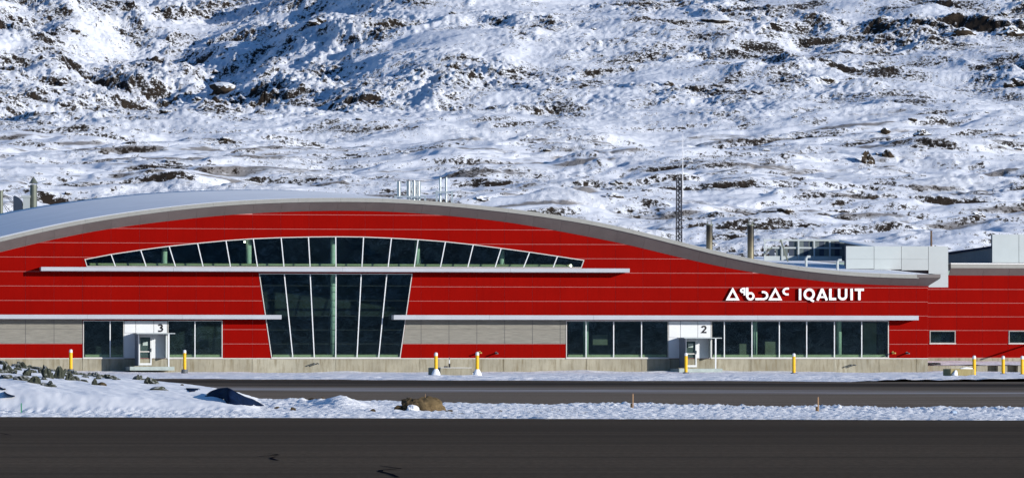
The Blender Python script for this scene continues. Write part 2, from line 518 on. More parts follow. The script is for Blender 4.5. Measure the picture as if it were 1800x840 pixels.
# apron between verge and terminal
rows = np.linspace(0, 1, 90); colsx = np.linspace(-70, 70, 120)
Xa, Ta = np.meshgrid(colsx, rows)
near = 170 + 0 * Xa
far = 330 + Xa * (-0.22)
Ya = near + (far - near) * Ta
Za = np.vectorize(zg)(Ya) + 0.01
pyA = HORIZ + (CAMH - Za) / Ya * FPX
pxA = 900 + Xa / Ya * FPX
ybase = 667 + (pxA - 500) / 1300 * 5.0          # picture height of the snow edge
rel = pyA - ybase
rn = fbm(Xa / 40, Ya / 7, 4, 3)
wet = np.exp(-((rel - 5 + rn * 2) / 5.0) ** 2) * 0.85
snowy = 0.30 * np.exp(-((rel - 17 - (pxA - 900) / 900 * 2) / 5.5) ** 2) + 0.16 * np.exp(-((rel - 9) / 2.0) ** 2) * sst(900, 1300, pxA) - 0.03
ap = grid_mesh('apron', Xa, Ya, Za, M['apron'], {'wet': wet, 'snowy': snowy})
tag(ap, 'grey asphalt apron with snow streaks before the terminal', 'apron', kind='structure')

# packed snow along the terminal
Xs, Ys = np.meshgrid(np.linspace(-60, 60, 620), np.linspace(304, 424, 340))
edge_py = 666.5 + (900 + Xs / Ys * FPX - 500) / 1300 * 5.5
Zs = np.vectorize(zg)(Ys)
pyS = HORIZ + (CAMH - Zs) / Ys * FPX
inside = sst(1.2, -1.5, pyS - edge_py + fbm(Xs / 9, Ys / 9, 3, 5) * 0.8)
nz = fbm(Xs / 6.0, Ys / 5.0, 5, 9)
wl = -Xs * ST + (Ys - 400) * CT                 # distance behind the terminal front
drift = np.exp(-((wl + 1.0) / 3.0) ** 2) * (0.10 + 0.16 * fbm(Xs / 7, Ys / 30, 3, 21))
front = sst(352, 317, Ys)
Zs = Zs - 0.05 + inside * (0.055 + 0.17 * front + 0.04 * nz + drift * 0.7 + (0.03 + 0.06 * front) * fbm(Xs / 1.6, Ys / 1.1, 4, 33))
so = grid_mesh('snow_strip', Xs, Ys, Zs, M['stripsnow'])
tag(so, 'band of packed snow along the foot of the terminal', 'snow', kind='structure')

# verge of granular snow with the snow bank at the left
Xv, Vv = np.meshgrid(np.linspace(-26, 26, 800), np.linspace(0, 1, 350))
n0 = run_edge(Xv) - 0.3 + 0.5 * fbm(Xv / 1.5, Xv * 0 + 3.3, 4, 40)
Yv = n0 + Vv ** 1.25 * 72
pxV = 900 + Xv / Yv * FPX
farline = np.interp(pxV, [0, 420, 520, 700, 850, 1050, 1200, 1300, 1500, 1800], [700, 700, 702, 706, 711, 711, 714, 717, 718, 719])
zgv = np.vectorize(zg)(Yv)
pyV = HORIZ + (CAMH - zgv) / Yv * FPX
gran = fbm(Xv / 0.22, Yv / 0.5, 4, 41, 0.6)
ins = sst(-0.6, 1.6, pyV - farline + fbm(Xv / 2.0, Yv / 4.0, 4, 44) * 2.0) * sst(0.0, 0.8, Yv - n0)
hv = ins * (0.05 + 0.036 * gran + 0.06 * np.clip(fbm(Xv / 3, Yv / 5, 3, 45), -0.3, 1))
# berm near apron edge right of centre
hv += ins * 0.06 * np.exp(-((pyV - farline - 3.5) / 2.8) ** 2) * sst(950, 1080, pxV) * (0.65 + 0.9 * np.abs(gran))
# low snow hump
hv += 0.36 * np.exp(-(((pxV - 600) / 42) ** 2)) * np.exp(-(((Yv - 184) / 5) ** 2))
hv += 0.16 * np.exp(-(((pxV - 520) / 60) ** 2)) * np.exp(-(((Yv - 190) / 6) ** 2)) * (1 + fbm(Xv / 0.9, Yv / 2, 3, 50))
# bank at the left
top_y = np.interp(pxV, [-400, 0, 60, 130, 190, 240, 330, 375, 420, 450, 480], [636, 642, 649, 658, 663, 668, 677, 683, 692, 706, 722])
ztop = CAMH - (top_y - HORIZ) / FPX * 196 - zgv
nb = run_edge(Xv) + 0.4
sB = np.clip((Yv - nb - 7.5) / 25.0, 0, 1)
prof = (0.5 * sst(0.0, 3.0, Yv - nb - 6.0 - 0.3 * fbm(Xv / 3.5, Yv * 0, 2, 58)) + 0.5 * np.where(sB < 1, 1 - (1 - sB) ** 1.7, 1)) * sst(232, 205, Yv)
bank = np.clip(ztop, 0, 3) * prof * sst(480, 430, pxV)
bank *= 1 + 0.05 * fbm(Xv / 1.6 + Yv / 5, Yv / 7, 4, 51)
bank += sst(0.05, 0.4, bank) * (0.022 * fbm(Xv / 0.8 + Yv / 4, Yv / 3.5, 3, 52))
hv = hv * (1 - 0.8 * sst(0.02, 0.3, bank)) + bank
dirt = 0.10 * sst(2.5, 0.0, pyV - farline) * sst(500, 800, pxV) - 0.02
dirt = dirt + 0.13 * sst(9.0, 4.0, Yv - n0) + 0.03 * sst(700, 1000, pxV)
dirt = dirt - 0.5 * sst(0.03, 0.2, bank) - 0.25 * sst(8, 12, Yv - n0) * sst(700, 450, pxV)
Zv = zgv - 0.045 + hv + 0.02
vo = grid_mesh('snow_verge', Xv, Yv, Zv, M['verge'], {'dirt': dirt, 'bank': sst(0.03, 0.25, bank)})
tag(vo, 'verge of granular snow between runway and apron with a bank at the left', 'snow', kind='structure')
def verge_z(x, y):
    i = np.argmin((Xv - x) ** 2 + (Yv - y) ** 2)
    return float(Zv.flat[i])
def on_bank(px, py):
    """place on the snow verge or bank seen at a picture position"""
    c = int(round(((px - 900) / FPX * 185 + 26) / 52 * 799))
    best = None
    for r in range(Xv.shape[0]):
        d = Yv[r, c]; x = (px - 900) / FPX * d
        cc = int(min(max(round((x + 26) / 52 * 799), 0), 799))
        p = HORIZ + (CAMH - Zv[r, cc]) / Yv[r, cc] * FPX
        if best is None or abs(p - py) < best[0] - 1e-6: best = (abs(p - py), r, cc)
        if p < py: break
    _, r, cc = best
    d = Yv[r, cc]
    return Vector(((px - 900) / FPX * d, d, Zv[r, cc]))

# ------------------------------------------------------------------ hillside behind the terminal
NR, NC = 980, 960
tt = np.linspace(0, 1, NR)
yy = 470 + tt * 470 + tt ** 2 * 260
aa = np.linspace(-0.124, 0.124, NC)
A_, Yh = np.meshgrid(aa, yy)
Xh = A_ * Yh
prof_d = [470, 540, 610, 690, 755, 800, 880, 1000, 1200]
prof_p = [478, 405, 338, 276, 240, 205, 118, 2, -170]
pf = spline(prof_d, prof_p)
base_py = np.array([pf(v) for v in yy])[:, None]
H = CAMH + (HORIZ - base_py) / FPX * Yh
wx = 4.0 * fbm(Xh / 22, Yh / 30, 3, 60); wy = 6.0 * fbm(Xh / 25 + 9, Yh / 30, 3, 63)
up = sst(745, 830, Yh + 14 * fbm(Xh / 40, Yh / 80, 3, 66) - Xh * 0.25)      # steep upper hill
# broad valley in the upper left, a hump right of it
val = np.exp(-(((Xh + 56 + (Yh - 900) * 0.03) / 25.0) ** 2)) * sst(770, 900, Yh)
H += -8.6 * val
H += 1.6 * np.exp(-(((Xh + 10) / 16) ** 2)) * sst(800, 900, Yh)
H += 1.5 * fbm(Xh / 40, Yh / 55, 3, 70)
left = sst(-12, -30, Xh) * sst(770, 840, Yh)
H += left * 2.4 * perlin((Xh + (Yh - 800) * 0.10 + 0.6 * wx) / 11, (Yh + wy) / 42, 72)
right = sst(8, 40, Xh) * sst(770, 850, Yh)
H += right * 1.1 * (1 - 2 * np.abs(perlin((Xh + 1.2 * wx) / 30, (Yh + wy + Xh * 0.5) / 20, 73)))
ridge = 1 - np.abs(perlin((Xh + wx) / 11, (Yh + wy) / 16, 75)) * 2
rough = 0.58 + 0.85 * np.clip(fbm(Xh / 26, Yh / 40, 3, 78) + 0.6 * sst(-5, -35, Xh), -0.4, 1.2)
H += up * rough * (0.85 * ridge + 0.62 * fbm((Xh + wx) / 6.5, (Yh + wy) / 9, 3, 80))
lump = np.abs(fbm((Xh + wx * 0.6) / 1.9, (Yh + wy * 0.6) / 3.0, 3, 84, 0.6))
H += up * rough * 0.48 * lump
low = 1 - up
# the lower bench: long low ledges, slightly tilted
lx = (Xh + wx) / 16; ly = (Yh - Xh * 0.22 + wy * 0.5) / 9.0
led = fbm(lx, ly, 4, 90)
patch = sst(-0.05, 0.45, fbm(Xh / 14, Yh / 22, 3, 93))
H += low * (1.0 * led + 0.30 * patch * np.abs(fbm((Xh + wx) / 4.2, (Yh + wy) / 5, 3, 94)))
H += 0.15 * fbm(Xh / 0.9, Yh / 1.5, 3, 97) * (0.22 + 0.95 * rough * up + 0.5 * patch * low)
# rockiness: faces that drop towards the viewer, in clusters
dY = np.gradient(H, axis=0) / np.gradient(Yh, axis=0)
def blur(a, k):
    for ax in (0, 1):
        c = np.cumsum(np.pad(a, [(k + 1, k) if i == ax else (0, 0) for i in (0, 1)], mode='edge'), axis=ax)
        n = a.shape[ax]
        a = (np.take(c, range(2 * k + 1, 2 * k + 1 + n), axis=ax) - np.take(c, range(0, n), axis=ax)) / (2 * k + 1)
    return a
loc = dY - blur(dY, 14)
clus = fbm((Xh + wx) / 9, (Yh - Xh * 0.3) / 16, 4, 101)
rock = 0.11 + 1.25 * np.clip(loc, -0.5, 0.6) + 0.40 * clus + up * 0.03
rock += 0.02 * up - 0.10 * up * np.exp(-(((Xh + 40) / 26) ** 2)) * sst(790, 850, Yh)
rock += 0.13 * up * sst(18, 50, Xh)
rock += 0.05 * sst(620, 520, Yh) - 0.10 * low
grass = low * (0.22 + 0.62 * fbm((Xh + wx) / 20, (Yh - Xh * 0.3) / 4.0, 5, 105) + 0.5 * np.clip(loc, -0.3, 0.4)) - up * 0.4 - 0.2 * sst(570, 500, Yh)
ho = grid_mesh('hillside', Xh, Yh, H, M['hill'], {'rock': rock, 'grass': grass, 'rgh': np.clip(0.24 + 0.6 * rough * up + 0.5 * patch * low, 0, 1.2)})
tag(ho, 'snow covered rocky hillside rising behind the terminal', 'hill', kind='structure')
def on_hill(px, py):
    c = int(min(max(round(((px - 900) / FPX + 0.124) / 0.248 * (NC - 1)), 0), NC - 1))
    p = HORIZ + (CAMH - H[:, c]) / Yh[:, c] * FPX
    r = int(np.argmax(p <= py)) if (p <= py).any() else NR - 1
    return Vector((Xh[r, c], Yh[r, c], H[r, c]))

# dark hills on the far side of the airfield (mirrored in the windows)
Xf, Yf = np.meshgrid(np.linspace(-2600, 3200, 180), np.linspace(-2600, -900, 50))
Zf = -0.8 + 150 * sst(-900, -1500, Yf) * (0.75 + 0.35 * fbm(Xf / 600, Yf / 500, 5, 120)) + 4 * fbm(Xf / 60, Yf / 60, 3, 125) * sst(-900, -1100, Yf)
fo = grid_mesh('far_hills', Xf, Yf, Zf, M['tundra'])
tag(fo, 'dark hills across the airfield mirrored in the glass', 'hill', kind='structure')

# ------------------------------------------------------------------ TERMINAL
term = empty('terminal_building', (0, 400, 0), TH)
tag(term, 'long red panelled airport terminal with wave shaped roof and dark windows', 'building')

TX = [-240, -160, -80, 0, 100, 200, 300, 400, 500, 600, 700, 800, 900, 1000, 1100, 1200, 1300, 1400, 1450, 1500, 1560, 1615, 1660]
TY = [476, 456.5, 437.5, 418.5, 396, 378, 364.5, 355, 350, 348.5, 350.5, 357.5, 368, 382, 401.5, 426.5, 450.5, 468, 474, 478.5, 481.5, 483, 483.5]
BX = [-240, -160, -80, 0, 100, 200, 300, 400, 500, 600, 700, 800, 900, 1000, 1100, 1200, 1300, 1400, 1450, 1500, 1560, 1640]
BY = [501, 481.5, 462.5, 443, 419.5, 401, 388, 378, 372.5, 370.5, 373, 380.5, 392, 409.5, 429.5, 453.5, 474.5, 489, 494.5, 498.5, 501, 503]
fT, fB = spline(TX, TY), spline(BX, BY)
UL, UR = Fu(-230), Fu(1631)
EAVE = -0.9
# soffit bottom (top of the wall) as z(u); eave top as z(u)
def curve_pts(f, w, x0, x1, step=8):
    pts = []
    x = x0
    while x < x1 + 1e-6:
        pts.append(F2(x, f(x), w)); x += step
    return np.array(pts)
cb = curve_pts(fB, 0, -238, 1640); ct = curve_pts(fT, EAVE, -238, 1660)
def zB(u): return float(np.interp(u, cb[:, 0], cb[:, 1]))
def zT(u): return float(np.interp(u, ct[:, 0], ct[:, 1]))

Z0, DZ = 1.05, 1.0213                       # bottom of the cladding and panel height
U0 = Fu(145.0); DU = (Fu(1515) - Fu(145)) / 28

# --- openings (convex polygons in u,z), counter-clockwise seen from the front
arch_top = [(148.5, 455.5), (195, 446.5), (247, 438.8), (297, 432.2), (347, 427), (397, 422.3), (445, 419), (494, 417), (542, 416), (590, 415.5),
            (639, 416), (688, 418), (735, 420.5), (783, 424.2), (832, 429.5), (881, 435.8), (931, 442.5), (980, 449.8), (1027, 457)]
arch_bot = [(152.5, 468.8), (203, 468.8), (257, 468.9), (308.5, 469), (357, 469), (405, 469.1), (452.5, 469.2), (499, 469.3), (545, 469.4), (590.5, 469.5),
            (636, 469.7), (682, 469.8), (728, 469.9), (774, 470), (822, 470.1), (870, 470.3), (920, 470.5), (972, 470.7), (1022, 471)]
arch = [F2(*arch_bot[0]), F2(*arch_bot[-1])] + [F2(*p) for p in reversed(arch_top)]
trap_top = [(455, 480.5), (499.5, 480.5), (545, 480.6), (590.6, 480.6), (635, 480.8), (680, 480.9), (725, 481)]
trap_bot = [(477, 628.8), (514.7, 628.8), (552.4, 628.8), (590, 628.8), (627.3, 628.8), (665.4, 628.8), (703.7, 628.8)]
trap = [F2(*trap_bot[0]), F2(*trap_bot[-1]), F2(*trap_top[-1]), F2(*trap_top[0])]
def rect(x0, x1, y0=563.5, y1=628.9):
    return [F2(x0, y1), F2(x1, y1), F2(x1, y0), F2(x0, y0)]
glz3 = rect(146, 391, 563)
glz2 = rect(995, 1562, 563.5)
openings = [arch, trap, glz3, glz2]
board_l = rect(-260, 145, 561, 603.6)
board_r = [F2(708, 603.9), F2(995, 604.2), F2(995, 560.5), F2(714.3, 560.5)]

def clip_half(poly, a, b, keep_left=True):
    out = []
    def side(p): 
        s = (b[0] - a[0]) * (p[1] - a[1]) - (b[1] - a[1]) * (p[0] - a[0])
        return s if keep_left else -s
    for i in range(len(poly)):
        p, q = poly[i], poly[(i + 1) % len(poly)]
        sp, sq = side(p), side(q)
        if sp >= -1e-9: out.append(p)
        if (sp > 1e-9 and sq < -1e-9) or (sp < -1e-9 and sq > 1e-9):
            t = sp / (sp - sq); out.append((p[0] + t * (q[0] - p[0]), p[1] + t * (q[1] - p[1])))
    return out
def area(p):
    return 0.5 * sum(p[i][0] * p[(i + 1) % len(p)][1] - p[(i + 1) % len(p)][0] * p[i][1] for i in range(len(p))) if len(p) > 2 else 0
def intersect(poly, conv):
    for i in range(len(conv)):
        poly = clip_half(poly, conv[i], conv[(i + 1) % len(conv)])
        if len(poly) < 3: return []
    return poly
def subtract(poly, conv):
    if area(intersect(poly, conv)) < 1e-5: return [poly]
    res = []
    for i in range(len(conv)):
        a, b = conv[i], conv[(i + 1) % len(conv)]
        o = clip_half(poly, a, b, False)
        if area(o) > 1e-5: res.append(o)
        poly = clip_half(poly, a, b)
        if area(poly) < 1e-5: break
    return res
def expand(conv, d):
    c = (sum(p[0] for p in conv) / len(conv), sum(p[1] for p in conv) / len(conv))
    n = len(conv); res = []
    for i in range(n):
        p0, p, p1 = conv[i - 1], conv[i], conv[(i + 1) % n]
        def nrm(a, b):
            l = math.hypot(b[0] - a[0], b[1] - a[1]); return ((b[1] - a[1]) / l, -(b[0] - a[0]) / l)
        n1, n2 = nrm(p0, p), nrm(p, p1)
        k = 1 + n1[0] * n2[0] + n1[1] * n2[1]
        res.append((p[0] + (n1[0] + n2[0]) * d / k, p[1] + (n1[1] + n2[1]) * d / k))
    return res

def under_curve(x0, x1, z0, z1, zc):
    """the cell below the roof curve, as convex strips"""
    if zc(x0) >= z1 and zc(x1) >= z1 and zc((x0 + x1) / 2) >= z1: return [[(x0, z0), (x1, z0), (x1, z1), (x0, z1)]]
    k = 8; res = []
    for i in range(k):
        a = x0 + (x1 - x0) * i / k; b = x0 + (x1 - x0) * (i + 1) / k
        ca, cb_ = min(z1, zc(a)), min(z1, zc(b))
        if ca <= z0 and cb_ <= z0: continue
        p = [(a, z0), (b, z0), (b, max(cb_, z0)), (a, max(ca, z0))]
        if area(p) > 1e-5: res.append(p)
    return res

def make_wall(parent, ulist, zlist, zc, cuts, mat, yf, yb, name, gh=0.016, gv=0.007, only=None):
    cnt = 0
    for i in range(len(ulist) - 1):
        for j in range(len(zlist) - 1):
            x0, x1, z0, z1 = ulist[i] + gv, ulist[i + 1] - gv, zlist[j] + gh, zlist[j + 1] - gh
            if x1 - x0 < 0.05 or z1 - z0 < 0.05: continue
            pcs = under_curve(x0, x1, z0, z1, zc)
            if only: pcs = [q for q in (intersect(p, only) for p in pcs) if area(q) > 1e-4]
            for c in cuts:
                pcs = [q for p in pcs for q in subtract(p, c)]
            if sum(area(p) for p in pcs) < 0.03: continue
            mb = MB()
            for p in pcs: mb.prism(p, yf, yb)
            mb.build(name, mat, parent); cnt += 1
    return cnt

# backing wall behind the cladding: pale in the joints (with the same openings cut)
wall = MB()
ul = sorted([UL + i * 2.0 for i in range(int((UR - UL) / 2) + 1)] + [UR])
for i in range(len(ul) - 1):
    for p in under_curve(ul[i], ul[i + 1], Z0 - 0.02, 13.5, lambda u: zB(u) + 0.05):
        q = [p]
        for c in openings: q = [s for t in q for s in subtract(t, c)]
        for s in q: wall.prism(s, 0.0, 0.12)
wall = wall.build('wall', M['joint'], term)
cols_u = [U0 + (i - 8) * DU for i in range(0, 40)]
cols_u = [u for u in cols_u if UL < u < UR - 0.3]; cols_u = [UL] + cols_u + [UR]
rows_z = [Z0 + k * DZ for k in range(0, 12)]
cuts = [expand(o, 0.02) for o in openings]
n1 = make_wall(wall, cols_u, rows_z, lambda u: zB(u) - 0.01, cuts + [board_l, board_r], M['red'], -0.022, -0.001, 'wall_panel')
# grey fibre panels set into the red wall
bz = [Fz(603.7, 500), Fz(578.5, 500), Fz(560.5, 500)]
for b in (board_l, board_r):
    MB().prism(intersect(b, [(UL, 0), (UR, 0), (UR, 20), (UL, 20)]), -0.010, -0.002).build('joint_backing', M['greyjoint'], wall)
n2 = make_wall(wall, cols_u, bz, lambda u: 50, [], M['board'], -0.024, -0.011, 'grey_wall_panel', 0.012, 0.018, board_l)
n2 += make_wall(wall, cols_u, bz, lambda u: 50, cuts[1:2], M['board'], -0.024, -0.011, 'grey_wall_panel', 0.012, 0.018, board_r)
print('panels', n1, n2)
# pale drip trim along the foot of the cladding
for a, b in ((-230, 146), (391, 477), (703.7, 995), (1562, 1631)):
    MB().box((Fu(a), -0.05, Z0 - 0.045), (Fu(b), -0.003, Z0 + 0.012)).build('base_trim', M['frame'], wall)

# --- concrete plinth, in cast lengths
base = MB().box((UL, 0.10, -0.5), (UR, 0.3, Z0 - 0.05)).build('plinth', M['concrete'], term)
PX = [-230, -5, 145, 294, 443, 590, 738, 885, 1031, 1128, 1178, 1320, 1466, 1545, 1611, 1631]
for a, b in zip(PX[:-1], PX[1:]):
    MB().box((Fu(a) + 0.012, -0.035, -0.5), (Fu(b) - 0.012, 0.095, Z0 - 0.05)).build('plinth_panel', M['concrete'], base)

# --- eaves: sloping brown-grey soffit in lengths, grey fascia, snow on the roof
roof = MB()
NW = 14
uu = np.linspace(UL, Fu(1652, EAVE), 150)
V = []; Fc = []
RD, RISE = 52.0, 0.0415
for i in range(NW):
    w = EAVE + 0.03 + (RD - EAVE) * i / (NW - 1)
    for u in uu: V.append((u, w, zT(u) - 0.02 + RISE * (w - EAVE)))
for i in range(NW - 1):
    for k in range(len(uu) - 1):
        Fc.append((i * len(uu) + k, i * len(uu) + k + 1, (i + 1) * len(uu) + k + 1, (i + 1) * len(uu) + k))
roof.v = V; roof.f = Fc
roofo = roof.build('roof', M['roofsnow'], term, smooth=True)
m = roofo.modifiers.new('solid', 'SOLIDIFY'); m.thickness = 0.12; m.offset = -1
# fascia strips (light grey), following the curve
def strip(a, b, w0, w1, ztop, zbot, n=7):
    mb = MB()
    us = np.linspace(a, b, n)
    k = len(mb.v)
    for u in us:
        mb.v += [(u, w0, ztop(u)), (u, w0, zbot(u)), (u, w1, ztop(u)), (u, w1, zbot(u))]
    for i in range(n - 1):
        p = i * 4; q = p + 4
        mb.f += [(p, p + 1, q + 1, q), (p + 2, q + 2, q + 3, p + 3), (p, q, q + 2, p + 2), (p + 1, p + 3, q + 3, q + 1)]
    mb.f += [(0, 2, 3, 1), (4 * n - 4, 4 * n - 3, 4 * n - 1, 4 * n - 2)]
    return mb
FH = 0.262
ends = [u for u in np.arange(UL, Fu(1615, EAVE), DU * 1.5)] + [Fu(1615, EAVE)]
for a, b in zip(ends[:-1], ends[1:]):
    strip(a + 0.004, b - 0.004, EAVE - 0.03, EAVE + 0.06, lambda u: zT(u) + 0.02, lambda u: zT(u) - FH).build('fascia', M['fascia'], roofo)
def soffit(a, b, ubend=None):
    n = 7; mb = MB(); us = np.linspace(a, b, n)
    for u in us:
        ub = u if ubend is None else min(u, ubend)
        zt = zT(u) - FH + 0.02; zb = zB(ub)
        mb.v += [(u, EAVE + 0.01, zt), (ub, -0.03, zb), (u, EAVE + 0.07, zt + 0.05), (ub, 0.06, zb + 0.05)]
    for i in range(n - 1):
        p = i * 4; q = p + 4
        mb.f += [(p, p + 1, q + 1, q), (p + 2, q + 2, q + 3, p + 3), (p, q, q + 2, p + 2), (p + 1, p + 3, q + 3, q + 1)]
    mb.f += [(0, 2, 3, 1), (4 * n - 4, 4 * n - 3, 4 * n - 1, 4 * n - 2)]
    return mb
se = [u for u in cols_u if u < Fu(1600)] + [Fu(1612)]
for a, b in zip(se[:-1], se[1:]):
    if b - a > 0.3: soffit(a + 0.005, b - 0.005).build('soffit_panel', M['soffit'], roofo)
soffit(Fu(1612) + 0.005, Fu(1652, EAVE), Fu(1631)).build('soffit_panel', M['soffit'], roofo)
# return of the eave along the right end
mb = MB()
ue, uw = Fu(1652, EAVE), Fu(1631)
for w in np.linspace(EAVE, 14, 6):
    r = RISE * (w - EAVE)
    mb.v += [(ue + 0.04, w, zT(ue) + 0.02 + r), (ue, w, zT(ue) - FH + r), (uw, max(w, 0), zB(uw) + r)]
for i in range(5):
    p = i * 3
    mb.f += [(p, p + 1, p + 4, p + 3), (p + 1, p + 2, p + 5, p + 4)]
mb.build('eave_end', M['soffit'], roofo)

MB().box((Fu(1612, EAVE), EAVE - 0.035, zT(ue) - 0.20), (ue + 0.05, 0.6, zT(ue) + 0.055)).build('eave_cap', M['soffit'], roofo)

# --- interior: floor slab, back wall, ceiling beams, columns
zfl = Z0 - 0.02
MB().box((UL, 0.31, zfl - 0.15), (UR - 0.2, 13, zfl)).build('floor_slab', M['intfloor'], term)
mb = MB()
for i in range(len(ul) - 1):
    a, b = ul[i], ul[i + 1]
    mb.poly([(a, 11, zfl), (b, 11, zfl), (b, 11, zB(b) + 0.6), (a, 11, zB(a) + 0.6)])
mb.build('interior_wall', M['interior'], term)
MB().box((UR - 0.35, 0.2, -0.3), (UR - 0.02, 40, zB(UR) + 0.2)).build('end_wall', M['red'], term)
MB().box((UL + 0.02, 0.2, -0.3), (UL + 0.3, 40, zB(UL) + 0.2)).build('end_wall', M['red'], term)
MB().box((Fu(1515, 4), 3.5, zfl), (Fu(1538, 4), 3.7, zfl + 2.6)).build('partition', M['intwall'], term)
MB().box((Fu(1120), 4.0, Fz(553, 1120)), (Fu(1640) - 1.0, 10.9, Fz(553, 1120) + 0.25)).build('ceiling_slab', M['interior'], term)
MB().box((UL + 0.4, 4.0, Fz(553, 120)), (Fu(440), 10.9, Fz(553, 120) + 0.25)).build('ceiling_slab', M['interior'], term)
for k in range(-2, 10):
    px = 289 + 148.2 * k
    if px > 1540 or px < -200: continue
    u = Fu(px, 1.6)
    MB().tube([(u, 1.6, zfl), (u, 1.6, zB(u) + 0.35)], 0.20, 14).build('column', M['column'], term, smooth=True)
# glazing rail seen along the foot of the upper window
MB().box((Fu(160), 1.0, Fz(467.0, 590)), (Fu(1010), 1.1, Fz(463.3, 590))).build('guard_rail', M['intwall'], term)
MB().tube([Fp(430, 424, 1.2), Fp(430, 426.5, 1.2)], 0.06, 8).build('ceiling_lamp', M['lamp'], term)
MB().tube([Fp(1003.5, 465, 0.9), Fp(1003.5, 469, 0.9)], 0.055, 8).build('ceiling_lamp', M['lamp'], term)

# --- windows
def frame_poly(mb, conv, wd, y0, y1):
    """a frame of butt-mitred bars along a convex outline, inside it"""
    inn = expand(conv, -wd); n = len(conv)
    for i in range(n):
        j = (i + 1) % n
        mb.prism([conv[i], conv[j], inn[j], inn[i]], y0, y1)
def glazed(name, conv, tops, bots, label=None, mull=0.068, bottom_bar=True, wd=0.055):
    mb = MB(); frame_poly(mb, conv, wd, -0.055, 0.05)
    fr = mb.build(name, M['frame'], term)
    if label: fr['label'] = label
    n = len(tops)
    inn = expand(conv, -wd - 0.001)
    for i in range(n - 1):
        pane = [F2(*bots[i]), F2(*bots[i + 1]), F2(*tops[i + 1]), F2(*tops[i])]
        pane = intersect(pane, inn)
        if area(pane) > 0.01: MB().prism(pane, 0.004, 0.016).build('pane', M['glass'], fr)
    for i in range(1, n - 1):
        a, b = F2(*bots[i]), F2(*tops[i])
        d = (b[0] - a[0], b[1] - a[1]); l = math.hypot(*d); nx, nz_ = d[1] / l * mull / 2, -d[0] / l * mull / 2
        bar = [(a[0] - nx, a[1] - nz_), (a[0] + nx, a[1] + nz_), (b[0] + nx, b[1] + nz_), (b[0] - nx, b[1] - nz_)]
        bar = intersect(bar, inn)
        MB().prism(bar, -0.07, 0.003).build('mullion', M['white'], fr)
    return fr
glazed('arched_window', arch, arch_top, arch_bot, 'long arched strip window under the roof')
tw = glazed('tall_window', trap, trap_top, trap_bot, 'tall tapering window in the middle of the front')
# faint transoms behind the tall glass
for py in (502, 528, 555, 579.5, 604):
    xl = 455 + (py - 480.5) / 148.3 * 22 + 3; xr = 725 - (py - 481) / 147.8 * 21.3 - 3
    MB().box((Fu(xl), 0.03, Fz(py, 590) - 0.022), (Fu(xr), 0.06, Fz(py, 590) + 0.022)).build('transom', M['black'], tw)
def row(name, xsl, y0, y1=628.9, label=None):
    return glazed(name, rect(xsl[0], xsl[-1], y0, y1), [(x, y0) for x in xsl], [(x, y1) for x in xsl], label)
row('window', [146, 193.5, 218.0], 563)
row('window', [294.5, 342.6, 391], 563)
row('window', [995, 1030, 1078.5, 1127.5, 1175], 563.5)
row('window', [1250, 1273, 1321.5, 1369.7, 1417.8, 1466.5, 1514.5, 1562], 563.5)
for a, b in ((146, 218), (294.5, 391), (477, 703.7), (995, 1175), (1250, 1562)):
    MB().box((Fu(a) - 0.02, -0.10, Z0 - 0.05), (Fu(b) + 0.02, -0.058, Z0 + 0.05)).build('window_sill', M['frame'], term)

for a, b in ((150, 216), (298, 388), (480, 700), (999, 1172), (1254, 1558)):
    MB().box((Fu(a), 0.10, Z0 + 0.06), (Fu(b), 0.30, Z0 + 0.26)).build('inner_sill', M['intwall'], term)
for a, y0, y1, wd_ in ((1042, 588, 606, 26), (1345, 600, 626, 18), (1300, 604, 626, 12), (1545, 585, 620, 8), (350, 596, 612, 16)):
    MB().box((Fu(a, 3.2), 3.2, Fz(y1, a, 3.2)), (Fu(a + wd_, 3.2), 3.5, Fz(y0, a, 3.2))).build('counter', M['counter'], term)

# --- flat sunshades across the front
def shade(x0, x1, y0, y1, name='sunshade', cuts=()):
    zt = Fz(y0, (x0 + x1) / 2, -1.2); zb = Fz(y1, (x0 + x1) / 2, -1.2)
    root = None
    xsn = [x0] + list(cuts) + [x1]
    for a, b in zip(xsn[:-1], xsn[1:]):
        o = MB().box((Fu(a, -1.2) + 0.004, -1.2, zb), (Fu(b, -1.2) - 0.004, -0.06, zt)).build(name, M['canopy'], term, bevel=0.012)
    return zt, zb
shade(72, 1107, 470.4, 477.4, cuts=(305, 602, 897))
shade(-230, 495, 552.8, 560.4, cuts=(-80, 154, 320))
shade(692, 1615, 554, 562, cuts=(860, 1043, 1332))

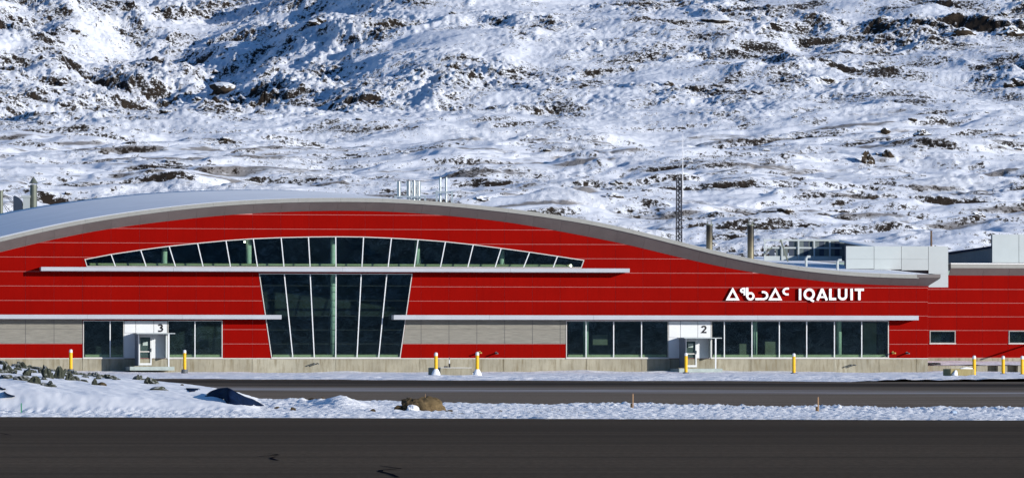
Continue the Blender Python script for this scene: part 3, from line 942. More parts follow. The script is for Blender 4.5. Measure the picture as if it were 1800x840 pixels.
# --- entrances with wind screens and a small porch roof
def bars(mb, x0, x1, z0, z1, wd, y0, y1):
    mb.box((x0, y0, z0), (x0 + wd, y1, z1)); mb.box((x1 - wd, y0, z0), (x1, y1, z1))
    mb.box((x0 + wd, y0, z1 - wd), (x1 - wd, y1, z1)); mb.box((x0 + wd, y0, z0), (x1 - wd, y1, z0 + wd * 1.5))
def stroke(mb, pts, wd, y0, y1, closed=False):
    n = len(pts); L = []; Rr = []
    for i in range(n):
        def nr(a, b):
            l = math.hypot(b[0] - a[0], b[1] - a[1]); return ((b[1] - a[1]) / l, -(b[0] - a[0]) / l)
        if closed or 0 < i < n - 1:
            a = nr(pts[i - 1], pts[i]); b = nr(pts[i], pts[(i + 1) % n])
            k = max(1 + a[0] * b[0] + a[1] * b[1], 0.35); nn = ((a[0] + b[0]) / k, (a[1] + b[1]) / k)
        elif i == 0: nn = nr(pts[0], pts[1])
        else: nn = nr(pts[-2], pts[-1])
        L.append((pts[i][0] - nn[0] * wd / 2, pts[i][1] - nn[1] * wd / 2)); Rr.append((pts[i][0] + nn[0] * wd / 2, pts[i][1] + nn[1] * wd / 2))
    b0 = len(mb.v)
    for i in range(n):
        mb.v += [(L[i][0], y0, L[i][1]), (Rr[i][0], y0, Rr[i][1]), (L[i][0], y1, L[i][1]), (Rr[i][0], y1, Rr[i][1])]
    rngn = range(n if closed else n - 1)
    for i in rngn:
        p = b0 + 4 * i; q = b0 + 4 * ((i + 1) % n)
        mb.f += [(p, q, q + 1, p + 1), (p + 2, p + 3, q + 3, q + 2), (p, p + 2, q + 2, q), (p + 1, q + 1, q + 3, p + 3)]
    if not closed:
        e = b0 + 4 * (n - 1)
        mb.f += [(b0, b0 + 1, b0 + 3, b0 + 2), (e, e + 2, e + 3, e + 1)]
def arc(cx, cy, rx, ry, a0, a1, n=14):
    return [(cx + rx * math.cos(R(a0 + (a1 - a0) * i / n)), cy + ry * math.sin(R(a0 + (a1 - a0) * i / n))) for i in range(n + 1)]

def entrance(x0, x1, joints, yhead, scr_l, door, ybot, num, numpos, label):
    e = empty('entrance', (0, 0, 0), 0, term); e['label'] = label
    V_ = 2.4
    zt, zb = Fz(563.5, x0), Z0
    d0, d1, dtop = door
    zd = Fz(ybot, x0)                                     # threshold
    jl = [x0 + 0.8] + list(joints) + [x1 - 0.8]
    zh = Fz(yhead, x0, -V_)                               # porch roof
    # white cladding: upper panels, side panels, door surround
    for a, b in zip(jl[:-1], jl[1:]):
        MB().box((Fu(a) + 0.015, -0.05, zh + 0.08), (Fu(b) - 0.015, 0.06, zt - 0.02)).build('upper_panel', M['white'], e)
    MB().box((Fu(x0 + 0.8), -0.045, zb), (Fu(d0) - 0.012, 0.06, zh + 0.065)).build('side_panel', M['white'], e)
    MB().box((Fu(d1) + 0.012, -0.045, zb), (Fu(x1 - 0.8), 0.06, zh + 0.065)).build('side_panel', M['white'], e)
    MB().box((Fu(d0) - 0.01, -0.045, Fz(dtop, d0) + 0.075), (Fu(d1) + 0.01, 0.05, zh + 0.065)).build('door_head', M['white'], e)
    MB().box((Fu(x0) + 0.01, 0.062, zb - 0.03), (Fu(x1) - 0.01, 0.075, zt)).build('panel_backing', M['darkgrey'], e)
    # door with frame, glass, bar, notice
    dr = MB(); bars(dr, Fu(d0), Fu(d1), zd, Fz(dtop, d0) + 0.07, 0.10, -0.09, 0.03)
    MB().box((Fu(d0) + 0.10, -0.052, zd + 0.92), (Fu(d1) - 0.10, -0.012, zd + 1.0)).build('push_bar', M['frame'], e)
    dr = dr.build('door', M['white'], e)
    MB().box((Fu(d0) + 0.102, 0.0, zd + 0.152), (Fu(d1) - 0.102, 0.012, Fz(dtop, d0) - 0.032)).build('door_pane', M['glass'], e)
    xm = (d0 + d1) / 2 + 0.5
    MB().box((Fu(xm - 4.5), -0.008, Fz(606.5 + ybot - 641, xm)), (Fu(xm + 4), -0.003, Fz(599.5 + ybot - 641, xm))).build('paper_notice', M['paper'], e)
    MB().tube([(Fu(d1) - 0.05, -0.13, zd + 0.95), (Fu(d1) - 0.05, -0.13, zd + 1.2)], 0.03, 8).build('door_handle', M['darkgrey'], e)
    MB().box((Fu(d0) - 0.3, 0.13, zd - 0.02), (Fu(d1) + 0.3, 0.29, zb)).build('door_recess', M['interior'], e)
    # wind screens
    us = Fu(scr_l)
    MB().box((us - 0.03, -V_, zd - 0.05), (us + 0.03, -0.052, zh - 0.005)).build('wind_screen', M['shadescreen'], e)
    ur = Fu(x1 - 4.2)
    mb = MB(); mb.box((ur - 0.03, -0.72, zb + 0.02), (ur + 0.03, -0.052, zh - 0.005))
    mb.build('wind_screen', M['screen'], e)
    MB().box((ur - 0.05, -V_ - 0.06, zd - 0.1), (ur + 0.05, -V_ - 0.003, zh - 0.006)).build('porch_post', M['white'], e)
    MB().box((us - 0.15, -V_ - 0.08, zh), (ur + 0.45, -0.051, zh + 0.06)).build('porch_roof', M['screen'], e)
    # steel steps
    MB().box((us - 0.7, -V_ - 1.0, zd - 0.36), (ur + 0.3, -0.05, zd - 0.10)).build('landing', M['stepmetal'], e)
    # number
    nm = MB(); nx, ny = numpos
    for pl in num: stroke(nm, [F2(nx + p[0], ny + p[1]) for p in pl], 0.115, -0.072, -0.052)
    nm.build('number', M['signblack'], e)
    return e
THREE = [[(1.6, 1.9), (4.5, 1.0), (7.4, 1.6), (8.3, 3.5), (7.3, 5.2), (4.6, 6.1)], [(4.7, 6.35), (7.8, 7.0), (8.9, 9.0), (7.8, 11.3), (5.0, 12.3), (1.2, 12.0)]]
TWO = [[(1.4, 3.2), (2.6, 1.5), (5.0, 0.9), (7.4, 1.5), (8.5, 3.4), (7.7, 5.6), (1.9, 11.6), (9.6, 11.6)]]
entrance(217.5, 294.5, (238.6, 270.2), 586.5, 237.5, (243.5, 266.5, 591.5), 641.5, THREE, (276.6, 569.6), 'white entrance with the number 3 and a glass door')
entrance(1174.8, 1250.2, (1196, 1226.4), 594.5, 1194.5, (1203.0, 1224.5, 599), 645, TWO, (1232.0, 572.3), 'white entrance with the number 2 and a glass door')

# small pipes and brackets on the front
def pipe(px, py, ln, r=0.05, mat='gold', w0=0.0):
    p = Fp(px, py, w0)
    MB().tube([(p.x, w0 - 0.03, p.z), (p.x, w0 - ln, p.z - 0.04)], r, 10).build('wall_pipe', M[mat], term)
    MB().tube([(p.x, w0 - 0.03, p.z), (p.x, w0 - 0.06, p.z)], r * 1.7, 12).build('pipe_flange', M[mat], term)
for px, py, mt in ((872, 620, 'darkgrey'), (843, 619, 'gold'), (1594, 620, 'darkgrey'), (1569.5, 619.5, 'gold')):
    pipe(px, py, 0.75, 0.055, mt)
for px, py in ((558, 638.5), (1501, 641)):
    p = Fp(px, py, -0.04)
    for k in (0, -0.28):
        MB().tube([(p.x + k, -0.04, p.z), (p.x + k, -0.62, p.z - 0.02)], 0.045, 8).build('wall_pipe', M['darkgrey'], term)

# --- roof screen (grey panels) and plant enclosure on the right
SW = 14.6
scr = MB()
def srect(x0, x1, y0, y1, w): 
    return [F2(x0, y1, w), F2(x1, y1, w), F2(x1, y0, w), F2(x0, y0, w)]
scr.box((Fu(1487, SW), SW + 0.05, Fz(474, 1560, SW)), (Fu(1667, SW) - 0.02, SW + 0.25, Fz(433, 1560, SW)))
scr = scr.build('roof_screen', M['darkgrey'], term)
for a, b, yb in ((1487, 1536.5, 472.5), (1536.5, 1584.5, 473.5), (1584.5, 1632, 475), (1632, 1667, 505)):
    for y0, y1 in ((432.5, 455.5), (455.5, yb)) if yb < 500 else ((432.5, 481), (481, yb)):
        p = srect(a + 0.35, b - 0.35, y0 + 0.12, y1 - 0.12, SW)
        MB().prism(p, SW, SW + 0.049).build('screen_panel', M['screen'], scr)
# plant room behind the screen: sloping snowy roof with a shaded flank
p0, p1 = Fp(1478, 420, 30), Fp(1660, 431, 16)
mb = MB()
a0 = Fp(1487, 421, 27); a1 = Fp(1655, 431.0, 27)
a0.x = Fu(1484, 27); a1.x = Fu(1660, SW)
zt0 = Fz(421, 1487, 27); 
mb.v = [(a0.x, 15.2, Fz(433, 1560, SW) - 0.05), (a1.x, 15.2, Fz(434, 1660, SW) - 0.05), (a1.x, 27, a1.z - 0.2), (a0.x, 27, a0.z - 0.2),
        (a0.x, 15.2, 7.35), (a1.x, 15.2, 7.35), (a1.x, 27, 7.35), (a0.x, 27, 7.35)]
mb.f = [(0, 1, 2, 3), (4, 7, 6, 5), (0, 4, 5, 1), (1, 5, 6, 2), (2, 6, 7, 3), (3, 7, 4, 0)]
mb.build('plant_room', M['darkgrey'], term)
mb = MB()
mb.v = [(a0.x - 0.3, 15.0, Fz(432.5, 1487, SW) - 0.02), (a1.x, 15.0, Fz(433.5, 1660, SW) - 0.02), (a1.x, 27.5, a1.z), (a0.x - 0.3, 27.5, a0.z),
        (a0.x - 0.3, 15.0, Fz(432.5, 1487, SW) - 0.16), (a1.x, 15.0, Fz(433.5, 1660, SW) - 0.16), (a1.x, 27.5, a1.z - 0.16), (a0.x - 0.3, 27.5, a0.z - 0.16)]
mb.f = [(0, 1, 2, 3), (4, 7, 6, 5), (0, 4, 5, 1), (1, 5, 6, 2), (2, 6, 7, 3), (3, 7, 4, 0)]
mb.build('plant_room_roof', M['roofsnow'], term)
# back screen with posts, rails and brace, open at its left end
BW = 28.0
bs = MB()
zlo = Fz(458, 1400, BW); zmid = Fz(435.5, 1400, BW); zhi = Fz(420.5, 1400, BW)
bs.box((Fu(1342, BW), BW, zhi - 0.14), (Fu(1487, BW), BW + 0.14, zhi))
bs = bs.build('plant_enclosure', M['screen'], term); 
MB().box((Fu(1345, BW), BW + 0.02, zmid - 0.07), (Fu(1480, BW), BW + 0.12, zmid + 0.06)).build('rail', M['screen'], bs)
MB().box((Fu(1343, BW), BW - 0.02, zlo), (Fu(1480, BW), BW + 0.1, Fz(450, 1400, BW))).build('kick_plate', M['screen'], bs)
for x in (1342.5, 1373, 1402, 1429.5, 1457):
    MB().box((Fu(x, BW), BW - 0.12, zlo), (Fu(x + 2.6, BW), BW - 0.005, zhi - 0.145)).build('post', M['screen'], bs)
k = 0
for x in (1353, 1364.5, 1376, 1387.5, 1396, 1405, 1413.5, 1422, 1432.5, 1441, 1449.5, 1459.5, 1468.5, 1477):
    wdt = 8.2 if x > 1387 else 9.5
    hi_ = zmid - 0.08 if x < 1387 else zhi - 0.16
    MB().box((Fu(x, BW), BW + 0.13, zlo + 0.1), (Fu(x + wdt, BW), BW + 0.2, hi_)).build('infill_panel', M['infill' if k % 3 else 'shademetal'], bs); k += 1
MB().box((Fu(1388, BW), BW + 0.21, zlo), (Fu(1487, BW), BW + 0.26, zhi - 0.02)).build('backing_sheet', M['shademetal'], bs)
MB().beam(Fp(1372, 421, BW - 2.6) , Fp(1385, 459.5, BW - 2.6), 0.10, 0.10).build('brace', M['greenmetal'], bs)
MB().beam(Fp(1343, 448, BW - 0.3) , Fp(1357, 435, BW - 0.3), 0.10, 0.10).build('brace', M['greenmetal'], bs)
for x, y in ((1417, 454), (1472, 460)):
    p = Fp(x, y, 9.0)
    mb = MB().tube([(p.x, 9, p.z - 0.6), (p.x, 9, p.z), (p.x + 0.10, 9, p.z + 0.12), (p.x + 0.32, 9, p.z + 0.12)], 0.10, 10)
    mb.build('roof_vent', M['screen'], roofo)

# --- mechanical flues on the roof
def roof_z(u, w): return zT(u) - 0.02 + RISE * (w - EAVE)
def flue(px, ytop, w, r, name, mat, cap=0):
    u = Fu(px, w); zt = Fz(ytop, px, w)
    o = MB().tube([(u, w, roof_z(u, w) - 0.3), (u, w, zt)], r, 16).build(name, M[mat], term, smooth=False)
    return o, u, zt
def polish(o):
    pass
for px, yt, r in ((701.3, 319, 0.145), (718.5, 319, 0.165), (727.5, 318, 0.165), (735.8, 319, 0.165), (774.2, 312, 0.095), (784.6, 312, 0.095)):
    o, u, zt = flue(px, yt, 26, r, 'silver_flue', 'galv')
    MB().tube([(u, 26, zt + 0.02), (u, 26, zt + 0.05)], r * 1.15, 14).build('flue_cap', M['darkgrey'], o)
for (xa, xb, y, xs_) in ((693, 748, 345.5, (694, 747)), (765.5, 796, 338, (767, 794))):
    za = Fz(y, xa, 25.5)
    MB().box((Fu(xa, 25.5), 25.4, za - 0.06), (Fu(xb, 25.5), 25.5, za + 0.06)).build('flue_bracket', M['galv'], term)
    for q in xs_:
        u = Fu(q, 25.5)
        MB().box((u - 0.07, 25.3, roof_z(u, 25.5) - 0.2), (u + 0.07, 25.39, za - 0.07 if xa < 750 else za + 0.12)).build('flue_support', M['galv'], term)
for px, yt in ((1247, 394), (1319.5, 394.5)):
    w = 20
    u = Fu(px, w); zt = Fz(yt, px, w); r = 0.25
    st = MB().tube([(u, w, roof_z(u, w) - 0.2), (u, w, zt)], r, 18).build('exhaust_stack', M['stack'], term, smooth=False)
    rg = MB().tube([(u, w, zt - 0.10), (u, w, zt - 0.02)], r * 1.18, 18).build('stack_collar', M['greenmetal'], st)
    mb = MB()
    for t in range(4):
        an = t * math.pi / 2 + 0.4
        mb.beam((u + math.cos(an) * r * 0.8, w + math.sin(an) * r * 0.8, zt), (u + math.cos(an) * r * 0.8, w + math.sin(an) * r * 0.8, zt + 0.2), 0.03, 0.03)
    mb.tube([(u, w, zt + 0.2), (u, w, zt + 0.23)], r * 0.95, 16)
    mb.build('rain_cap', M['greenmetal'], st)

# ------------------------------------------------------------------ lower wing at the right
wing = empty('terminal_wing', L2W(Fu(1700, 16), 16, 0), TH)
tag(wing, 'lower flat roofed red wing at the right end with small windows', 'building')
def WL(px, py, w=16.0):
    p = Fp(px, py, w); return (p.x - Fu(1700, 16), w - 16, p.z)
def wu(px, w=16.0): return WL(px, 600, w)[0]
def wz(py, px=1700, w=16.0): return WL(px, py, w)[2]
WZ0 = wz(628.4); WDZ = (wz(508.4) - WZ0) / 5
WR = 2230
wopen = [[(wu(1634), wz(603.5)), (wu(1679.5), wz(603.5)), (wu(1679.5), wz(580.8)), (wu(1634), wz(580.8))],
         [(wu(1773), wz(603.5)), (wu(1820), wz(603.5)), (wu(1820), wz(580.8)), (wu(1773), wz(580.8))]]
mb = MB()
ztw = wz(483.5)
pcs = [[(wu(1590), WZ0 - 0.02), (wu(WR), WZ0 - 0.02), (wu(WR), ztw), (wu(1590), ztw)]]
for c in wopen: pcs = [q for p in pcs for q in subtract(p, c)]
for p in pcs: mb.prism(p, 0.0, 0.15)
wwall = mb.build('wall', M['joint'], wing)
wcols = [wu(x) for x in (1590, 1634.5, 1681, 1726.5, 1772, 1819, 1865, 1911, 1957, 2003, 2049, 2095, 2141, 2187, WR)]
wrows = [WZ0 + k * WDZ for k in range(0, 6)] + [ztw + 0.02]
make_wall(wwall, wcols, wrows, lambda u: ztw, [expand(c, 0.02) for c in wopen], M['red'], -0.022, -0.001, 'wall_panel')
for c in wopen:
    mb = MB(); frame_poly(mb, c, 0.07, -0.05, 0.05); fr = mb.build('window', M['darkframe'], wing)
    MB().prism(expand(c, -0.071), 0.004, 0.016).build('pane', M['glass'], fr)
    MB().box((c[0][0] - 0.03, -0.09, c[0][1] - 0.05), (c[1][0] + 0.03, -0.052, c[0][1] + 0.03)).build('window_sill', M['frame'], fr)
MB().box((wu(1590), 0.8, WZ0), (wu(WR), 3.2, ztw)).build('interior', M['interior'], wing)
MB().box((wu(1668), -0.62, wz(471.2, 1700, 15.4)), (wu(WR), 12.0, wz(463.8, 1700, 15.4))).build('roof', M['fascia'], wing)
MB().box((wu(1668), -0.60, wz(463.8, 1700, 15.4) + 0.003), (wu(WR), 12.0, wz(463.8, 1700, 15.4) + 0.06)).build('roof_snow', M['roofsnow'], wing)
z0s, z1s = wz(484.0), wz(471.3, 1700, 15.4)
xe = [1668, 1726.5, 1772, 1819, 1865, 1911, 1957, 2003, 2049, 2095, 2141, 2187, WR]
for a, b in zip(xe[:-1], xe[1:]):
    mb = MB(); A, B = wu(a) + 0.006, wu(b) - 0.006
    mb.v = [(A, -0.03, z0s), (B, -0.03, z0s), (B, -0.57, z1s), (A, -0.57, z1s), (A, 0.05, z0s + 0.05), (B, 0.05, z0s + 0.05), (B, -0.45, z1s), (A, -0.45, z1s)]
    mb.f = [(0, 1, 2, 3), (4, 7, 6, 5), (0, 3, 7, 4), (1, 5, 6, 2), (0, 4, 5, 1), (3, 2, 6, 7)]
    mb.build('soffit_panel', M['soffit'], wing)
MB().box((wu(1590), -0.02, WZ0 - 0.7), (wu(WR), 0.14, WZ0 - 0.03)).build('plinth', M['concrete'], wing)
# second roof screen and the shed flank, its shade put in as dark colour
w2 = 19.0
sp = MB().box((wu(1744, w2), w2 - 16 + 0.05, wz(462, 1780, w2)), (wu(WR, w2), w2 - 16 + 0.35, wz(412.5, 1780, w2))).build('roof_screen', M['darkgrey'], wing)
for a, b in ((1744, 1791), (1791, 1838), (1838, 1885), (1885, 1960)):
    q = [(wu(a + .35, w2), wz(461.5, 1780, w2)), (wu(b - .35, w2), wz(461.5, 1780, w2)), (wu(b - .35, w2), wz(412, 1780, w2)), (wu(a + .35, w2), wz(412, 1780, w2))]
    MB().prism(q, w2 - 16, w2 - 16 + 0.049).build('screen_panel', M['screen'], sp)
mb = MB()
ua, ub = wu(1743.5, w2) + 0.05, wu(1668.5, 33.0)
mb.v = [(ua, 3.1, wz(436, 1742, w2)), (ua, 17, wz(447, 1668, 33)), (ua + 4, 17, wz(447, 1668, 33)), (ua + 4, 3.1, wz(436, 1742, w2)),
        (ua, 3.1, wz(470, 1742, w2)), (ua, 17, wz(475, 1668, 33)), (ua + 4, 17, wz(475, 1668, 33)), (ua + 4, 3.1, wz(470, 1742, w2))]
mb.f = [(0, 1, 2, 3), (4, 7, 6, 5), (0, 4, 5, 1), (1, 5, 6, 2), (2, 6, 7, 3), (3, 7, 4, 0)]
shed = mb.build('plant_shed', M['darkgrey'], wing)
q4 = [tuple(x.co) for x in shed.data.vertices][:4]
mb = MB(); mb.v = [(q[0] - (0.12 if i % 4 in (0, 1) else 0), q[1], q[2] + (0.16 if i < 4 else 0.003)) for i, q in enumerate(q4 + q4)]
mb.f = [(0, 1, 2, 3), (4, 7, 6, 5), (0, 4, 5, 1), (1, 5, 6, 2), (2, 6, 7, 3), (3, 7, 4, 0)]
mb.build('shed_roof', M['darknavy'], wing)
# unseen arm added just past the frame to throw the slanting shadow
MB().beam((wu(1822), -0.05, wz(600)), (wu(1822), -4.4, wz(600)), 0.09, 0.09).build('shadow_arm', M['darkgrey'], wing)

# snowy dock in front of the wing
dock = empty('loading_dock', L2W(Fu(1640), 1.0, 0), TH)
tag(dock, 'low concrete loading dock with snowy top in front of the right wing', 'dock')
o0 = Fu(1640)
def dk(px, py, w): 
    p = Fp(px, py, w); return (p.x - o0, w - 1.0, p.z)
zd0 = dk(1700, 641.5, 1.2)[2]
mb = MB()
xa, xb = dk(1632, 640, 1.2)[0], dk(1990, 640, 1.2)[0]
Xk, Yk = np.meshgrid(np.linspace(xa, xb, 50), np.linspace(0.2, 14.8, 26))
Zk = zd0 + (WZ0 - 0.25 - zd0) * (Yk - 0.2) / 14.6 + 0.05 * fbm(Xk / 2, Yk / 2, 3, 140)
grid_mesh('dock_snow', Xk, Yk, Zk, M['stripsnow'], parent=dock)
xs_ = [1632, 1669, 1717, 1737, 1755, 1772, 1790, 1830, 1990]
for i, (a, b) in enumerate(zip(xs_[:-1], xs_[1:])):
    dep = 0.2 if i < 2 else (0.15 if i % 2 == 0 else 0.9)
    MB().box((dk(a, 650, 1.0)[0] + 0.01, dep, -0.4), (dk(b, 650, 1.0)[0] - 0.01, 1.4, zd0 - 0.04)).build('dock_wall', M['concrete'], dock)

# ------------------------------------------------------------------ sign lettering
sign = empty('airport_sign', L2W(Fu(1400), 0, Fz(528, 1400)), TH)
tag(sign, 'raised white letters spelling IQALUIT in syllabics and Roman on the red wall', 'sign')
so_ = F2(1400, 528)
def sg(x, y):
    p = F2(x / 6 + 1250, y / 6 + 480); return (p[0] - so_[0], p[1] - so_[1])
SWD = 25 / 6 / 24.3
def letter(strokes, wd=SWD):
    mb = MB()
    for i, s in enumerate(strokes):
        closed = False; w_ = wd
        if isinstance(s, tuple): s, closed, w_ = s
        stroke(mb, [sg(*p) for p in s], w_, -0.26 + 0.004 * i, -0.12 + 0.004 * i, closed)
    return mb.build('letter', M['letter'], sign)
tri = lambda cx: [(cx - 56, 275), (cx, 172), (cx + 54, 275)]
letter([(tri(221), True, SWD * 0.86)])
letter([([(352, 163), (325, 164), (309, 174), (307, 188), (319, 199), (334, 199)], False, SWD * 0.72), ([(345, 158), (345, 233)], False, SWD * 0.72)])
letter([[(373, 152), (373, 250)], (arc(407, 243, 33, 33, 0, 360, 20)[:-1], True, SWD * 0.86)])
letter([([(528, 199), (552, 199), (573, 208), (584, 226), (584, 246), (572, 264), (548, 273), (460, 273)], False, SWD * 0.86)])
letter([(tri(670), True, SWD * 0.86)])
letter([([(812, 162), (782, 163), (762, 174), (754, 193), (762, 212), (782, 223), (810, 224)], False, SWD * 0.82)])
letter([[(930, 163), (930, 284)]])
letter([(arc(1027, 222, 47, 49, 0, 360, 26)[:-1], True, SWD), ([(1032, 262), (1050, 284), (1076, 297)], False, SWD * 0.85)])
letter([[(1113, 286), (1160, 174), (1166, 174), (1213, 286)], ([(1134, 252), (1192, 252)], False, SWD * 0.72)])
letter([[(1250, 163), (1250, 272), (1310, 272)]])
letter([[(1342, 163), (1342, 240)] + arc(1379, 240, 37, 33, 180, 0, 10)[1:-1] + [(1416, 240), (1416, 163)]])
letter([[(1474, 163), (1474, 284)]])
letter([[(1508, 175), (1603, 175)], [(1556, 188), (1556, 284)]])

# ------------------------------------------------------------------ things round the terminal
def w_at(px, d): return d * (CT - (px - 900) / FPX * ST) - 400 * CT
def bollard(px, ytop, ybase, d, label, cone=False):
    d = min(gd(ybase - 0.5), d)
    g0 = Wp(px, ybase, d)
    b = empty('bollard', (g0.x, d, g0.z))
    tag(b, label, 'bollard', 'yellow bollards in front of the terminal')
    h = (ybase - ytop) / FPX * d
    MB().tube([(0, 0, -0.5), (0, 0, h - 0.22)], 0.112, 16).build('post', M['yellow'], b, smooth=False)
    MB().tube([(0, 0, h - 0.219), (0, 0, h - 0.08), (0, 0, h - 0.02), (0, 0, h)], [0.113, 0.113, 0.085, 0.03], 16).build('cap', M['white'], b)
    if cone:
        MB().tube([(0, 0, -0.2), (0, 0, 0.05), (0, 0, 0.22), (0, 0, 0.34)], [0.30, 0.27, 0.19, 0.12], 14).build('snow_collar', M['snow'], b, smooth=True)
    else:
        MB().tube([(0, 0, -0.2), (0, 0, 0.07)], [0.24, 0.22], 14).build('base_ring', M['darkgrey'], b)
    return b
bollard(124.5, 613.5, 650, 372, 'leftmost yellow bollard, its foot hidden by the rocks of the snow bank')
bollard(324.5, 614.5, 650.5, 386, 'yellow bollard right of the entrance numbered 3')
bollard(766.3, 619, 657.5, 352, 'yellow bollard with snowy foot at the left end of the concrete slab', True)
bollard(839, 618, 658, 352, 'yellow bollard with snowy foot at the right end of the concrete slab', True)
bollard(1205.8, 619.5, 655.5, 384, 'yellow bollard in front of the entrance numbered 2')
bollard(1395.5, 620.5, 656.5, 384, 'yellow bollard below the right hand row of windows')
bollard(1712.5, 624.5, 660.5, 384, 'yellow bollard beside the tan concrete block')
bollard(1763.5, 625, 657.5, 388, 'yellow bollard between the two others at the right edge')
bollard(1797, 625, 659, 388, 'rightmost yellow bollard cut by the edge of the picture')

# concrete slab between two bollards
w = w_at(800, gd(659.5))
sl0 = L2W(*Fp(774, 660, w)[:2], 0)
slab = empty('concrete_slab', sl0, TH)
tag(slab, 'low concrete slab with a valve on top between two bollards', 'concrete slab')
uA, uB = Fu(774, w), Fu(831, w)
zs = Fz(646.3, 800, w)
MB().box((0, 0, -0.4), (uB - uA, 5.2, zs)).build('slab_body', M['concrete'], slab, bevel=0.02)
MB().box((0.05, 0.05, zs + 0.003), (uB - uA - 0.05, 5.15, zs + 0.02)).build('snow_cover', M['snow'], slab)
vx = Fu(790, w + 1) - uA
MB().tube([(vx, 1, zs), (vx, 1, zs + 0.28)], 0.06, 10).build('valve_foot', M['black'], slab)
MB().tube([(vx, 1, zs + 0.28), (vx, 1, zs + 0.52)], 0.03, 8).build('valve_stem', M['white'], slab)
MB().tube([(vx, 1, zs + 0.52), (vx, 1, zs + 0.7)], 0.025, 8).build('valve_top', M['darkgrey'], slab)
MB().box((vx - 0.35, 0.9, zs + 0.03), (vx - 0.12, 1.1, zs + 0.12)).build('valve_box', M['black'], slab)
dd = gd(659)
p = Wp(832, 659, dd)
hyd = empty('utility_box', (p.x, dd, p.z)); tag(hyd, 'small dark utility box at the foot of the bollard beside the concrete slab', 'box')
MB().box((-0.24, -0.1, -0.1), (0.2, 0.2, 0.22)).build('housing', M['black'], hyd, bevel=0.02)
MB().tube([(-0.05, -0.11, 0.1), (-0.05, -0.14, 0.1)], 0.06, 10).build('dial', M['whip'], hyd)
# tan block at the right
w = w_at(1690, gd(661))
bl = empty('concrete_block', L2W(Fu(1671, w), w, 0), TH); tag(bl, 'tan concrete block capped with snow at the right', 'concrete block')
ub_ = Fu(1713, w) - Fu(1671, w); zb_ = Fz(648, 1690, w)
MB().box((0, 0, -0.3), (ub_, 2.0, zb_)).build('block_body', M['block'], bl, bevel=0.03)
mb = MB()
mb.tube([(0.25, -0.02, -0.05), (0.3, -0.05, 0.1), (0.35, -0.02, zb_ * 0.75)], [0.2, 0.15, 0.07], 10)
mb.tube([(ub_ * 0.45, 0.3, zb_), (ub_ * 0.75, 0.5, zb_ + 0.02), (ub_, 0.5, zb_)], [0.06, 0.1, 0.05], 10)
mb.build('snow_clump', M['snow'], bl, smooth=True)
# dark cable bundle on the dock snow
pc = L2W(Fu(1650), 1.6, 0)
cb_ = empty('cable_bundle', (pc.x, pc.y, zd0 + 0.02), TH); tag(cb_, 'dark cable bundle lying on the snow of the loading dock', 'cable')
for k in range(4):
    pts = [(-0.55 + 0.1 * i, 0.08 * k + 0.05 * math.sin(i * 1.3 + k), 0.06 + 0.05 * (k % 2) + 0.03 * math.sin(i * 2 + k)) for i in range(12)]
    MB().tube(pts, 0.04, 6).build('cable', M['black'], cb_)

# lattice mast behind the roof
d = 470
mz = Wp(1193.5, 440, d)
mast = empty('radio_mast', (mz.x, d, mz.z)); tag(mast, 'dark lattice radio mast with thin white whip antenna behind the roof', 'mast')
hm = (440 - 314) / FPX * d; s = 5.0 / FPX * d
mb_leg = [(-s, -s * 0.6, 0), (s, -s * 0.6, 0), (0, s, 0)]
for a in mb_leg:
    MB().tube([a, (a[0] * 0.85, a[1] * 0.85, hm)], 0.05, 6).build('mast_leg', M['lattice'], mast)
nseg = 16
for i in range(nseg):
    z0_, z1_ = hm * i / nseg, hm * (i + 1) / nseg
    mb = MB()
    for k in range(3):
        a, b = mb_leg[k], mb_leg[(k + 1) % 3]
        mb.tube([(a[0], a[1], z0_), (b[0], b[1], z0_)], 0.028, 4)
        mb.tube([(a[0], a[1], z0_), (b[0], b[1], z1_)], 0.028, 4)
    mb.build('bracing', M['lattice'], mast)
MB().box((-s * 1.2, -s, hm), (s * 1.2, s, hm + 0.06)).build('top_plate', M['lattice'], mast)
xw = (1200 - 1193.5) / FPX * d
MB().tube([(xw, 0, hm - 1.6), (xw, 0, hm + 0.5), (xw, 0, (440 - 236) / FPX * d)], [0.05, 0.045, 0.02], 8).build('whip_antenna', M['whip'], mast)
MB().beam((s * 0.8, 0, hm - 0.6), (xw, 0, hm - 0.6), 0.04, 0.04).build('antenna_clamp', M['lattice'], mast)

# wooden pole
d = 480
pz = Wp(1637, 460, d)
pole = empty('utility_pole', (pz.x, d, pz.z - 1)); tag(pole, 'short brown wooden pole above the grey roof screen', 'pole')
MB().tube([(0, 0, 0), (0, 0, 1 + (460 - 407) / FPX * d)], [0.1, 0.075], 8).build('shaft', M['polewood'], pole)
MB().box((-0.09, -0.09, 1 + (460 - 407) / FPX * d), (0.09, 0.09, 1 + (460 - 405.5) / FPX * d)).build('pole_cap', M['polewood'], pole)

# capped stack and fan housing behind the roof at the left
d = 455
p = Wp(59, 380, d)
cs = empty('capped_stack', (p.x, d, p.z)); tag(cs, 'grey green stack with conical cap behind the roof at the left', 'stack')
hs = (380 - 325) / FPX * d
MB().tube([(0, 0, 0), (0, 0, hs)], 0.285, 18).build('stack_pipe', M['greenmetal'], cs)
MB().tube([(0, 0, hs + 0.12), (0, 0, hs + 0.66)], [0.38, 0.01], 18).build('cone_cap', M['greenmetal'], cs)
for t in range(3):
    MB().beam((0.24 * math.cos(t * 2.1), 0.24 * math.sin(t * 2.1), hs - 0.05), (0.24 * math.cos(t * 2.1), 0.24 * math.sin(t * 2.1), hs + 0.16), 0.03, 0.03).build('cap_strut', M['greenmetal'], cs)
p = Wp(24, 380, d)
fh = empty('fan_housing', (p.x, d - 0.3, p.z)); tag(fh, 'grey fan housing with dark curved hood beside the capped stack', 'fan housing')
